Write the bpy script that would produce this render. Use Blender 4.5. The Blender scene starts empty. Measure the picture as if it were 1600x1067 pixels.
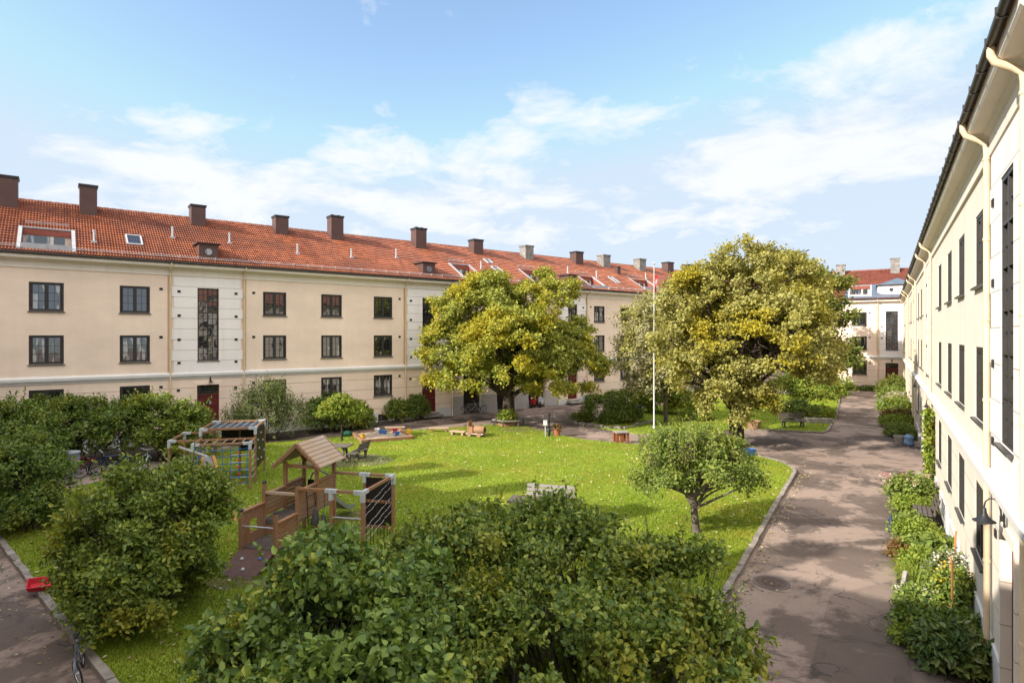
import bpy, math, random
import numpy as np
from mathutils import Vector, Matrix, Quaternion

R = math.radians
PI = math.pi
sc = bpy.context.scene
col = sc.collection
rnd = random.Random(7)

# ------------------------------------------------------------------ camera model (metres; camera at 0,0,6.2 looking +Y)
F, HZ, CZ = 920.0, 524.0, 6.2
def g(px, py, z=0.0):
    Y = (CZ - z) * F / (py - HZ)
    return Vector(((px - 800) * Y / F, Y, z))
def at(px, py, Y):
    return Vector(((px - 800) * Y / F, Y, CZ - (py - HZ) * Y / F))

# ------------------------------------------------------------------ object helpers
def empty(name, loc=(0, 0, 0), rz=0.0):
    o = bpy.data.objects.new(name, None)
    col.objects.link(o)
    o.location = loc
    o.rotation_euler = (0, 0, rz)
    o.empty_display_size = 0.2
    return o
def tag(o, label=None, cat=None, group=None, kind=None):
    if label: o['label'] = label
    if cat: o['category'] = cat
    if group: o['group'] = group
    if kind: o['kind'] = kind
    return o
def thing(name, label, cat, loc=(0, 0, 0), rz=0.0, group=None):
    return tag(empty(name, loc, rz), label, cat, group)
def link(name, me, parent=None):
    o = bpy.data.objects.new(name, me)
    col.objects.link(o)
    if parent: o.parent = parent
    return o
def dup_tree(o, parent=None):
    c = o.copy()
    col.objects.link(c)
    c.parent = parent
    for ch in list(o.children):
        dup_tree(ch, c)
    return c

class MB:
    """collects shapes and links them as one mesh object"""
    def __init__(s): s.v, s.f, s.m, s.mi = [], [], [], 0
    def mat(s, i): s.mi = i; return s
    def add(s, vs, fs, M=None):
        n = len(s.v)
        for v in vs:
            v = Vector(v)
            s.v.append(M @ v if M else v)
        for f in fs:
            s.f.append([i + n for i in f]); s.m.append(s.mi)
        return s
    def box(s, x0, x1, y0, y1, z0, z1, M=None):
        vs = [(x0,y0,z0),(x1,y0,z0),(x1,y1,z0),(x0,y1,z0),(x0,y0,z1),(x1,y0,z1),(x1,y1,z1),(x0,y1,z1)]
        return s.add(vs, [(3,2,1,0),(4,5,6,7),(0,1,5,4),(1,2,6,5),(2,3,7,6),(3,0,4,7)], M)
    def beam(s, a, b, w, h=None, up=(0, 0, 1)):
        a, b = Vector(a), Vector(b); h = h or w
        d = b - a; L = d.length
        if L < 1e-6: return s
        d.normalize(); u = Vector(up)
        if abs(d.dot(u)) > .95: u = Vector((0, 1, 0))
        x = d.cross(u).normalized(); z = x.cross(d)
        M = Matrix(((x.x, d.x, z.x, a.x), (x.y, d.y, z.y, a.y), (x.z, d.z, z.z, a.z), (0, 0, 0, 1)))
        return s.box(-w/2, w/2, 0, L, -h/2, h/2, M)
    def tube(s, pts, r, n=8, cap=True):
        pts = [Vector(p) for p in pts]
        rs = r if isinstance(r, (list, tuple)) else [r] * len(pts)
        ref = None; vs = []; fs = []
        for i, p in enumerate(pts):
            d = (pts[min(i+1, len(pts)-1)] - pts[max(i-1, 0)])
            if d.length < 1e-9: d = Vector((0, 0, 1))
            d.normalize()
            if ref is None:
                ref = d.cross(Vector((0, 0, 1)))
                if ref.length < .05: ref = d.cross(Vector((0, 1, 0)))
            ref = (ref - d * ref.dot(d))
            if ref.length < 1e-5: ref = d.orthogonal()
            ref.normalize(); b = d.cross(ref)
            for k in range(n):
                t = 2*PI*k/n
                vs.append(p + (ref*math.cos(t) + b*math.sin(t)) * rs[i])
        for i in range(len(pts)-1):
            for k in range(n):
                fs.append((i*n+k, i*n+(k+1) % n, (i+1)*n+(k+1) % n, (i+1)*n+k))
        if cap:
            fs.append(tuple(range(n))[::-1]); fs.append(tuple((len(pts)-1)*n+k for k in range(n)))
        return s.add(vs, fs)
    def lathe(s, prof, n=16, M=None):
        vs, fs = [], []
        for r, z in prof:
            for k in range(n):
                t = 2*PI*k/n; vs.append((r*math.cos(t), r*math.sin(t), z))
        for i in range(len(prof)-1):
            for k in range(n):
                fs.append((i*n+k, i*n+(k+1) % n, (i+1)*n+(k+1) % n, (i+1)*n+k))
        fs.append(tuple(range(n))[::-1]); fs.append(tuple((len(prof)-1)*n+k for k in range(n)))
        return s.add(vs, fs, M)
    def prism(s, poly, z0, z1, M=None):
        n = len(poly)
        vs = [(x, y, z0) for x, y in poly] + [(x, y, z1) for x, y in poly]
        fs = [tuple(range(n))[::-1], tuple(range(n, 2*n))]
        fs += [(i, (i+1) % n, n+(i+1) % n, n+i) for i in range(n)]
        return s.add(vs, fs, M)
    def extrude_x(s, prof, x0, x1):
        """profile of (y,z) points swept along x"""
        n = len(prof)
        vs = [(x0, y, z) for y, z in prof] + [(x1, y, z) for y, z in prof]
        fs = [tuple(range(n)), tuple(range(n, 2*n))[::-1]]
        fs += [(i, n+i, n+(i+1) % n, (i+1) % n) for i in range(n)]
        return s.add(vs, fs)
    def torus(s, R_, r, n=20, m=6, M=None):
        vs, fs = [], []
        for i in range(n):
            a = 2*PI*i/n
            for j in range(m):
                b = 2*PI*j/m
                vs.append(((R_+r*math.cos(b))*math.cos(a), r*math.sin(b), (R_+r*math.cos(b))*math.sin(a)))
        for i in range(n):
            for j in range(m):
                fs.append((i*m+j, i*m+(j+1) % m, ((i+1) % n)*m+(j+1) % m, ((i+1) % n)*m+j))
        return s.add(vs, fs, M)
    def mesh(s, name, mats):
        me = bpy.data.meshes.new(name)
        me.from_pydata([tuple(v) for v in s.v], [], s.f)
        mats = mats if isinstance(mats, (list, tuple)) else [mats]
        for m in mats: me.materials.append(m)
        if len(mats) > 1: me.polygons.foreach_set('material_index', s.m)
        import bmesh
        bm = bmesh.new(); bm.from_mesh(me)
        bmesh.ops.recalc_face_normals(bm, faces=bm.faces)
        bm.to_mesh(me); bm.free()
        me.update()
        return me
    def build(s, name, mats, parent=None, smooth=False, bevel=0):
        me = s.mesh(name, mats)
        o = link(name, me, parent)
        if smooth:
            me.polygons.foreach_set('use_smooth', [True]*len(me.polygons))
            try: me.set_sharp_from_angle(angle=R(40))
            except Exception: pass
        if bevel:
            b = o.modifiers.new('Bevel', 'BEVEL'); b.width = bevel; b.segments = 2; b.limit_method = 'ANGLE'
        return o

def raw_mesh(name, V, quads=None, tris=None, mats=None):
    me = bpy.data.meshes.new(name)
    V = np.asarray(V, dtype=np.float32)
    me.vertices.add(len(V)); me.vertices.foreach_set('co', V.ravel())
    A = quads if quads is not None else tris
    k = A.shape[1]
    me.loops.add(A.size); me.loops.foreach_set('vertex_index', A.astype(np.int32).ravel())
    me.polygons.add(len(A))
    me.polygons.foreach_set('loop_start', np.arange(0, A.size, k, dtype=np.int32))
    try: me.polygons.foreach_set('loop_total', np.full(len(A), k, dtype=np.int32))
    except Exception: pass
    for m in (mats or []): me.materials.append(m)
    me.update(calc_edges=True)
    return me

# ------------------------------------------------------------------ materials
class NT:
    def __init__(s, name):
        s.m = bpy.data.materials.new(name); s.m.use_nodes = True
        s.t = s.m.node_tree; s.t.nodes.clear()
        s.out = s.n('ShaderNodeOutputMaterial')
    def n(s, typ, **kw):
        nd = s.t.nodes.new(typ)
        for k, v in kw.items(): setattr(nd, k, v)
        return nd
    def l(s, a, b): s.t.links.new(a, b)
    def val(s, inp, v):
        if hasattr(v, 'is_output') or isinstance(v, bpy.types.NodeSocket): s.l(v, inp)
        else: inp.default_value = v
    def math(s, op, a, b=0.0, c=None, clamp=False):
        nd = s.n('ShaderNodeMath', operation=op, use_clamp=clamp)
        s.val(nd.inputs[0], a); s.val(nd.inputs[1], b)
        if c is not None: s.val(nd.inputs[2], c)
        return nd.outputs[0]
    def mix(s, f, a, b, mode='MIX'):
        nd = s.n('ShaderNodeMix', data_type='RGBA', blend_type=mode)
        s.val(nd.inputs[0], f)
        s.val(nd.inputs[6], a if not isinstance(a, tuple) else (*a, 1)[:4])
        s.val(nd.inputs[7], b if not isinstance(b, tuple) else (*b, 1)[:4])
        return nd.outputs[2]
    def coord(s, which='Object'): return s.n('ShaderNodeTexCoord').outputs[which]
    def noise(s, vec, scale, detail=4, rough=.55, dist=0.0):
        nd = s.n('ShaderNodeTexNoise'); s.l(vec, nd.inputs['Vector'])
        nd.inputs['Scale'].default_value = scale; nd.inputs['Detail'].default_value = detail
        nd.inputs['Roughness'].default_value = rough; nd.inputs['Distortion'].default_value = dist
        return nd.outputs['Fac']
    def ramp(s, f, stops):
        nd = s.n('ShaderNodeValToRGB'); s.val(nd.inputs[0], f)
        e = nd.color_ramp.elements
        while len(e) < len(stops): e.new(.5)
        for el, (p, c) in zip(e, stops):
            el.position = p; el.color = (*c, 1)[:4] if isinstance(c, tuple) else (c, c, c, 1)
        return nd.outputs[0]
    def scale(s, vec, xyz):
        nd = s.n('ShaderNodeMapping'); s.l(vec, nd.inputs[0]); nd.inputs['Scale'].default_value = xyz
        return nd.outputs[0]
    def bump(s, h, strength=.3, dist=.02, normal=None):
        nd = s.n('ShaderNodeBump'); s.val(nd.inputs['Height'], h)
        nd.inputs['Strength'].default_value = strength; nd.inputs['Distance'].default_value = dist
        if normal is not None: s.l(normal, nd.inputs['Normal'])
        return nd.outputs[0]
    def bsdf(s, color, rough=.8, spec=.3, normal=None, metal=0.0, **kw):
        b = s.n('ShaderNodeBsdfPrincipled')
        s.val(b.inputs['Base Color'], color if not isinstance(color, tuple) else (*color, 1)[:4])
        s.val(b.inputs['Roughness'], rough); b.inputs['Specular IOR Level'].default_value = spec
        b.inputs['Metallic'].default_value = metal
        if normal is not None: s.l(normal, b.inputs['Normal'])
        for k, v in kw.items(): s.val(b.inputs[k], v)
        return b
    def done(s, shader):
        s.l(shader if isinstance(shader, bpy.types.NodeSocket) else shader.outputs[0], s.out.inputs[0]); return s.m

def simple(name, c, rough=.7, var=.15, scale=6, bump=.15, bscale=40, spec=.3, metal=0.0, dark=None):
    t = NT(name); v = t.coord()
    n1 = t.noise(v, scale, 5, .6)
    c2 = dark or tuple(x*(1-var*2) for x in c)
    cc = t.mix(t.ramp(n1, [(.3, 0.0), (.7, 1.0)]), c2, c)
    return t.done(t.bsdf(cc, rough, spec, t.bump(t.noise(v, bscale, 3), bump, .01), metal))

def render_wall(name, c, joint=None, jz0=0.0, jh=.7, zmax=99.0, zmin=-99, stain=.17, jcol=None, jw=.02, bottomc=None):
    """painted plaster; joint lines run along local z every jh metres between zmin and zmax"""
    t = NT(name); v = t.coord()
    sep = t.n('ShaderNodeSeparateXYZ'); t.l(v, sep.inputs[0]); z = sep.outputs[2]
    big = t.noise(t.scale(v, (.35, .35, .8)), 1.0, 5, .6)
    streak = t.noise(t.scale(v, (2.2, 2.2, .18)), 1.0, 4, .6)
    fine = t.noise(v, 9.0, 4, .65)
    cc = t.mix(t.ramp(big, [(.35, 0.0), (.7, 1.0)]), tuple(x*(1-stain) for x in c), c)
    cc = t.mix(t.math('MULTIPLY', t.ramp(streak, [(.48, 0.0), (.75, 1.0)]), .5), cc, tuple(x*k for x, k in zip(c, (.82, .79, .76))))
    cc = t.mix(t.math('MULTIPLY', t.ramp(fine, [(.4, 0.0), (.7, 1.0)]), .25), cc, tuple(min(1, x*1.06) for x in c))
    h = t.noise(v, 60.0, 3, .7)
    nrm = t.bump(h, .25, .01)
    if joint:
        fr = t.math('FRACT', t.math('DIVIDE', t.math('SUBTRACT', z, jz0), jh))
        ln = t.math('LESS_THAN', fr, jw/jh)
        ln = t.math('MULTIPLY', ln, t.math('LESS_THAN', z, zmax))
        ln = t.math('MULTIPLY', ln, t.math('GREATER_THAN', z, zmin))
        cc = t.mix(t.math('MULTIPLY', ln, .75), cc, jcol or tuple(x*.5 for x in c))
        nrm = t.bump(t.math('SUBTRACT', 1.0, ln), .8, .02, nrm)
    return t.done(t.bsdf(cc, .85, .2, nrm))

CREAM = (.72, .545, .365)
CREAML = (.72, .60, .43)
OFFW = (.74, .70, .62)
M = {}
M['cream'] = render_wall('cream_plaster', (.86, .685, .55), True, .98, .705, 3.6, .8, jcol=(.40, .27, .17), jw=.025)
M['cream_right'] = render_wall('pale_cream_plaster', (.74, .66, .565), True, .98, .705, 3.6, .8, stain=.08, jcol=(.42, .32, .22), jw=.025)
M['white'] = render_wall('white_plaster', (.83, .77, .735), True, 4.08, .62, 9.9, 4.2, stain=.08, jcol=(.36, .33, .30), jw=.022)
M['cornice'] = render_wall('cornice_plaster', (.78, .70, .61), stain=.08)
M['ledge'] = render_wall('ledge_plaster', (.72, .70, .67), stain=.12)
M['plinth'] = render_wall('grey_plinth_plaster', (.46, .425, .40), stain=.2)
M['plinth_white'] = render_wall('white_plinth_plaster', (.66, .64, .62), stain=.15)
M['quoin'] = render_wall('ochre_plaster', (.60, .405, .235), stain=.12)
M['frame'] = simple('window_frame_paint', (.040, .037, .036), .45, .1, 8, .05)
M['sill'] = simple('sill_metal', (.075, .07, .07), .4, .2, 10, .1)
M['dark'] = simple('dark_iron', (.025, .026, .03), .45, .15, 10, .1)
M['gutter'] = simple('gutter_metal', (.045, .040, .042), .4, .2, 4, .1)
M['pipe'] = simple('cream_pipe_paint', (.70, .55, .37), .45, .08, 3, .05)
M['pipe_white'] = simple('white_pipe_paint', (.72, .68, .60), .45, .08, 3, .05)
M['reddoor'] = simple('red_door_paint', (.135, .022, .018), .5, .15, 5, .1)
M['brownsheet'] = simple('brown_sheet_metal', (.105, .055, .047), .55, .12, 2, .08)
M['redbrick'] = simple('red_cladding', (.27, .07, .045), .6, .15, 4, .1)
M['greychim'] = simple('grey_rendered_chimney', (.30, .28, .26), .9, .3, 3, .4, 20)
M['flash'] = simple('zinc_flashing', (.42, .43, .45), .4, .12, 4, .08)
M['bluezinc'] = simple('blue_zinc_roof', (.12, .155, .21), .45, .15, 2, .08, metal=.2)
M['terrace'] = simple('terrace_wall_paint', (.62, .58, .50), .7, .1)
M['galv'] = simple('galvanised_steel', (.50, .52, .55), .4, .15, 10, .1)
M['steel'] = simple('bright_steel', (.60, .62, .65), .3, .08, 10, .05, metal=.6)
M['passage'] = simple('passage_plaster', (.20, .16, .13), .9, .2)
M['mulch'] = simple('bed_soil', (.06, .045, .035), .95, .35, 5, .9, 25)
M['stone'] = simple('pale_stone', (.40, .37, .34), .9, .25, 4, .6, 18)
M['kerb'] = simple('kerb_granite', (.33, .29, .25), .9, .3, 3, .5, 25)
M['terracotta'] = simple('terracotta', (.40, .15, .07), .8, .2, 8, .2)
M['orangewood'] = simple('orange_stained_wood', (.32, .10, .04), .6, .2, 6, .2)
M['red'] = simple('red_plastic', (.55, .03, .05), .35, .06, 4, .02)
M['yellow'] = simple('yellow_plastic', (.65, .36, .02), .4, .06, 4, .02)
M['blue'] = simple('blue_plastic', (.04, .14, .42), .4, .06, 4, .02)
M['green'] = simple('green_plastic', (.02, .14, .08), .4, .06, 4, .02)
M['bluerope'] = simple('blue_rope', (.02, .15, .42), .7, .1)
M['blackboard'] = simple('dark_panel', (.022, .016, .014), .5, .2, 8, .1)
M['rubber'] = simple('black_rubber', (.018, .018, .02), .7, .1)
M['blackplastic'] = simple('black_plastic', (.02, .02, .024), .4, .1)
M['barrel'] = simple('grey_blue_plastic', (.30, .34, .40), .5, .12, 4, .1)
M['whitepaint'] = simple('white_paint', (.75, .75, .74), .4, .06, 4, .03)
M['ramp'] = simple('brown_ramp_board', (.10, .05, .04), .6, .2, 6, .1)
M['slide'] = simple('slide_steel', (.38, .39, .40), .28, .1, 6, .05, metal=.5)
M['greyrope'] = simple('grey_rope', (.45, .45, .47), .8, .1)
M['sand'] = simple('sandpit_sand', (.40, .33, .26), .95, .2, 6, .8, 20)
M['bark'] = simple('dark_bark', (.075, .055, .042), .95, .4, 4, 1.0, 14)
M['barkpale'] = simple('grey_bark', (.19, .155, .125), .95, .35, 4, .9, 16)

def glass_mat():
    t = NT('window_glass'); v = t.coord()
    oi = t.n('ShaderNodeObjectInfo')
    rv = oi.outputs['Random']
    sep = t.n('ShaderNodeSeparateXYZ'); t.l(v, sep.inputs[0])
    # curtains behind some panes: broad vertical bands that differ from window to window
    vm = t.n('ShaderNodeCombineXYZ'); t.l(t.math('MULTIPLY', sep.outputs[0], 1.3), vm.inputs[0])
    t.l(t.math('MULTIPLY', rv, 37.0), vm.inputs[1]); t.l(t.math('MULTIPLY', sep.outputs[2], .25), vm.inputs[2])
    cur = t.ramp(t.noise(vm.outputs[0], 2.2, 2, .5), [(.55, 0.0), (.58, 1.0)])
    cur = t.math('MULTIPLY', cur, t.math('GREATER_THAN', rv, .55))
    fold = t.noise(t.scale(v, (22, 22, .6)), 1.0, 2, .5)
    cc = t.mix(cur, (.012, .013, .015), t.mix(fold, (.16, .155, .145), (.42, .41, .39)))
    wob = t.bump(t.noise(t.scale(v, (1.6, 1.6, 1.0)), 1.0, 2, .5), .06, .10)
    b = t.bsdf(cc, .03, .5, wob); b.inputs['IOR'].default_value = 2.3
    return t.done(b)
M['glass'] = glass_mat()

def tile_mat(name, c1, c2, cdark):
    t = NT(name); v = t.coord()
    sep = t.n('ShaderNodeSeparateXYZ'); t.l(v, sep.inputs[0])
    cx = t.math('FLOOR', t.math('DIVIDE', sep.outputs[0], .27)); cz = t.math('FLOOR', t.math('DIVIDE', sep.outputs[2], .1985))
    cb = t.n('ShaderNodeCombineXYZ'); t.l(cx, cb.inputs[0]); t.l(cz, cb.inputs[1])
    wn = t.n('ShaderNodeTexWhiteNoise'); wn.noise_dimensions = '2D'; t.l(cb.outputs[0], wn.inputs['Vector'])
    cc = t.mix(wn.outputs['Value'], c1, c2)
    big = t.noise(t.scale(v, (.25, .5, .5)), 1.0, 5, .65)
    cc = t.mix(t.math('MULTIPLY', t.ramp(big, [(.42, 0.0), (.68, 1.0)]), .75), cc, cdark)
    cc = t.mix(t.math('MULTIPLY', t.ramp(t.noise(t.scale(v, (1.6, .5, .22)), 1.0, 5, .65), [(.52, 0.0), (.72, 1.0)]), .5), cc, tuple(x*.55 for x in c2))
    lich = t.noise(v, 3.5, 6, .7)
    cc = t.mix(t.math('MULTIPLY', t.ramp(lich, [(.62, 0.0), (.74, 1.0)]), .35), cc, (.34, .27, .2))
    return t.done(t.bsdf(cc, .42, .5, t.bump(t.noise(v, 30, 3), .15, .01)))
M['tile'] = tile_mat('orange_clay_tiles', (.345, .115, .052), (.22, .066, .032), (.14, .052, .034))
M['tile_far'] = tile_mat('brown_red_clay_tiles', (.25, .080, .050), (.18, .056, .038), (.13, .046, .035))

def wood_mat(name, c1, c2, axis=(3, 3, .4), weather=None):
    t = NT(name); v = t.coord()
    gr = t.noise(t.scale(v, axis), 6.0, 6, .65, 1.2)
    cc = t.mix(t.ramp(gr, [(.3, 0.0), (.7, 1.0)]), c1, c2)
    if weather:
        cc = t.mix(t.math('MULTIPLY', t.ramp(t.noise(v, 1.4, 4), [(.4, 0.0), (.65, 1.0)]), .6), cc, weather)
    return t.done(t.bsdf(cc, .75, .25, t.bump(gr, .4, .008)))
M['wood'] = wood_mat('larch_wood', (.17, .080, .040), (.36, .185, .09), (3, 3, 3), (.27, .185, .125))
M['woodpale'] = wood_mat('weathered_shingle_wood', (.32, .22, .15), (.46, .34, .24), (3, 3, 3), (.40, .34, .28))
M['wooddark'] = wood_mat('aged_grey_wood', (.055, .043, .036), (.12, .10, .085), (3, 3, 3), (.16, .145, .135))
M['woodgrey'] = wood_mat('silvered_wood', (.17, .15, .14), (.33, .31, .30), (3, 3, 3))
M['woodorange'] = wood_mat('fresh_pine_wood', (.36, .17, .06), (.50, .26, .10), (3, 3, 3))

def asphalt_mat(name='old_asphalt', k=1.0):
    t = NT(name); v = t.coord()
    big = t.noise(v, .20, 6, .62, .6); mid = t.noise(v, .9, 7, .68); fine = t.noise(v, 26, 4, .75); spk = t.noise(v, 90, 2, .6)
    worn_ = t.noise(v, .33, 10, .70, .35)
    cc = t.mix(t.ramp(big, [(.36, 0.0), (.64, 1.0)]), (.088, .066, .056), (.150, .112, .093))
    cc = t.mix(t.math('MULTIPLY', t.ramp(worn_, [(.465, 0.0), (.52, 1.0)]), .88), cc, t.mix(mid, (.20, .148, .122), (.33, .252, .21)))
    cc = t.mix(t.math('MULTIPLY', t.ramp(t.noise(v, .5, 8, .68, 1.0), [(.56, 0.0), (.61, 1.0)]), .75), cc, (.075, .058, .051))
    cc = t.mix(t.math('MULTIPLY', t.ramp(fine, [(.32, 0.0), (.72, 1.0)]), .40), cc, t.mix(1.0, cc, (1.75, 1.72, 1.70), 'MULTIPLY'))
    cc = t.mix(t.math('MULTIPLY', t.ramp(spk, [(.56, 0.0), (.68, 1.0)]), .45), cc, t.mix(1.0, cc, (.50, .50, .52), 'MULTIPLY'))
    cc = t.mix(1.0, cc, (k, k, k), 'MULTIPLY')
    # cracks
    nd = t.n('ShaderNodeTexVoronoi', feature='DISTANCE_TO_EDGE'); nd.inputs['Scale'].default_value = .23
    wv = t.n('ShaderNodeTexNoise'); t.l(v, wv.inputs['Vector']); wv.inputs['Scale'].default_value = .9; wv.inputs['Detail'].default_value = 5
    mx = t.n('ShaderNodeVectorMath', operation='ADD'); t.l(v, mx.inputs[0])
    sc_ = t.n('ShaderNodeVectorMath', operation='SCALE'); t.l(wv.outputs['Color'], sc_.inputs[0]); sc_.inputs['Scale'].default_value = 2.2
    t.l(sc_.outputs[0], mx.inputs[1]); t.l(mx.outputs[0], nd.inputs['Vector'])
    cr = t.math('LESS_THAN', nd.outputs['Distance'], t.math('MULTIPLY', mid, .009))
    cr = t.math('MULTIPLY', cr, t.ramp(t.noise(v, .35, 3), [(.40, 0.0), (.50, 1.0)]))
    cc = t.mix(t.math('MULTIPLY', cr, .6), cc, (.03, .028, .025))
    return t.done(t.bsdf(cc, .85, .3, t.bump(t.math('ADD', fine, spk), .7, .014)))
M['asphalt'] = asphalt_mat()
def lawn_mat():
    t = NT('lawn_turf'); v = t.coord()
    big = t.noise(v, .30, 5, .6); mid = t.noise(v, 1.6, 6, .7); fine = t.noise(v, 22, 4, .75)
    cc = t.mix(t.ramp(fine, [(.3, 0.0), (.7, 1.0)]), (.105, .170, .016), (.245, .320, .036))
    cc = t.mix(t.math('MULTIPLY', t.ramp(big, [(.42, 0.0), (.65, 1.0)]), .55), cc, (.32, .345, .055))
    cc = t.mix(t.math('MULTIPLY', t.ramp(mid, [(.55, 0.0), (.75, 1.0)]), .55), cc, (.33, .30, .09))
    h = t.math('ADD', t.math('MULTIPLY', fine, .6), mid)
    return t.done(t.bsdf(cc, .9, .1, t.bump(h, .9, .05)))
M['lawn'] = lawn_mat()

def leaf_mat(name, stops, patch=None, pscale=.7, trans=.35, rough=.55, lo=.48, hi=.62, spec=.25):
    """leaf colours vary from leaf to leaf; some twigs have turned (patch colour)"""
    t = NT(name); v = t.coord()
    rp = t.n('ShaderNodeNewGeometry').outputs['Random Per Island']
    cc = t.ramp(rp, stops)
    if patch:
        nz = t.noise(v, pscale, 3, .6)
        nz = t.math('ADD', nz, t.math('MULTIPLY', t.math('SUBTRACT', rp, .5), .16))
        cc = t.mix(t.ramp(nz, [(lo, 0.0), (hi, 1.0)]), cc, t.mix(rp, patch, tuple(x*.62 for x in patch)))
    b = t.bsdf(cc, rough, spec)
    tr = t.n('ShaderNodeBsdfTranslucent')
    t.l(t.mix(1.0, cc, (1.0, .95, .45), 'MULTIPLY'), tr.inputs[0])
    ms = t.n('ShaderNodeMixShader'); ms.inputs[0].default_value = trans
    t.l(b.outputs[0], ms.inputs[1]); t.l(tr.outputs[0], ms.inputs[2])
    return t.done(ms.outputs[0])
G1, G2, G3 = (.050, .090, .016), (.085, .135, .022), (.115, .165, .030)
M['leaf_bush'] = leaf_mat('bush_leaves', [(0, (0.063, 0.114, 0.021)), (.35, (0.132, 0.198, 0.032)), (.7, (0.208, 0.270, 0.043)), (1, (0.353, 0.396, 0.068))], (0.454, 0.444, 0.051), .55, lo=.52, hi=.68, rough=.42, spec=.4)
M['leaf_big'] = leaf_mat('broad_bush_leaves', [(0, (0.065, 0.123, 0.030)), (.35, (0.129, 0.207, 0.040)), (.7, (0.194, 0.280, 0.051)), (1, (0.306, 0.403, 0.090))], (0.541, 0.560, 0.064), .8, lo=.59, hi=.67, rough=.42, spec=.4)
M['leaf_yg'] = leaf_mat('yellowing_bush_leaves', [(0, (0.069, 0.126, 0.021)), (.35, (0.145, 0.210, 0.032)), (.7, (0.221, 0.282, 0.041)), (1, (0.340, 0.384, 0.063))], (0.454, 0.444, 0.046), .6, lo=.52, hi=.68, rough=.42, spec=.4)
M['leaf_hedge'] = leaf_mat('hedge_leaves', [(0, (0.054, 0.103, 0.020)), (.35, (0.109, 0.178, 0.031)), (.7, (0.175, 0.247, 0.042)), (1, (0.278, 0.333, 0.060))], (0.362, 0.380, 0.049), .7, lo=.5, hi=.66, rough=.42, spec=.4)
M['leaf_maple'] = leaf_mat('maple_leaves', [(0, (.18, .18, .045)), (.4, (.30, .29, .08)), (.75, (.42, .39, .12)), (1, (.55, .52, .23))], (.52, .44, .04), .30, lo=.47, hi=.64, trans=.35)
M['leaf_maple2'] = leaf_mat('maple_leaves_greener', [(0, (.15, .19, .035)), (.4, (.28, .32, .055)), (.75, (.40, .42, .075)), (1, (.54, .53, .17))], (.54, .46, .035), .30, lo=.46, hi=.62, trans=.35)
M['leaf_pale'] = leaf_mat('pale_sparse_leaves', [(0, (.26, .25, .13)), (.5, (.40, .38, .21)), (1, (.55, .52, .32))], (.46, .44, .12), .5, trans=.35)
M['leaf_green'] = leaf_mat('green_tree_leaves', [(0, (0.090, 0.126, 0.026)), (.5, (0.156, 0.198, 0.038)), (1, (0.252, 0.276, 0.060))], (0.288, 0.276, 0.048), .5)
M['leaf_apple'] = leaf_mat('apple_leaves', [(0, (.09, .14, .03)), (.5, (.18, .25, .05)), (1, (.32, .39, .09))], (.36, .41, .08), .9, lo=.5, hi=.65, trans=.4)
M['leaf_lime'] = leaf_mat('lime_green_leaves', [(0, (0.132, 0.198, 0.028)), (.5, (0.220, 0.297, 0.039)), (1, (0.330, 0.396, 0.066))], (0.374, 0.396, 0.055), .9)
M['leaf_grey'] = leaf_mat('grey_green_leaves', [(0, (0.094, 0.125, 0.050)), (.5, (0.169, 0.206, 0.081)), (1, (0.263, 0.294, 0.125))], (0.250, 0.300, 0.088), .9)
M['leaf_dark'] = leaf_mat('dark_glossy_leaves', [(0, (.040, .080, .020)), (.5, (.085, .14, .032)), (1, (.16, .22, .055))], (.22, .25, .05), .8, trans=.2, rough=.35, spec=.45)
M['leaf_rust'] = leaf_mat('rusty_leaves', [(0, (0.130, 0.072, 0.026)), (.5, (0.221, 0.117, 0.039)), (1, (0.260, 0.208, 0.065))], (0.156, 0.169, 0.039), 1.2)
M['flower_pink'] = leaf_mat('pink_flower_heads', [(0, (.42, .22, .20)), (.5, (.55, .36, .32)), (1, (.65, .52, .44))], trans=.2)
M['flower_yellow'] = leaf_mat('yellow_flower_heads', [(0, (.55, .34, .02)), (1, (.62, .48, .06))], trans=.2)
M['flower_white'] = leaf_mat('white_flower_heads', [(0, (.55, .52, .45)), (1, (.70, .66, .58))], trans=.2)
M['flower_red'] = leaf_mat('red_flower_heads', [(0, (.40, .03, .04)), (1, (.55, .12, .12))], trans=.2)
M['grass'] = leaf_mat('grass_blades', [(0, (0.121, 0.201, 0.015)), (.6, (0.231, 0.324, 0.022)), (1, (0.382, 0.403, 0.043))], (0.403, 0.385, 0.043), .35, trans=.3)
M['fallen'] = leaf_mat('fallen_leaf', [(0, (.16, .09, .04)), (.3, (.33, .24, .12)), (.7, (.48, .42, .26)), (1, (.60, .52, .30))], trans=.15)

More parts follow.
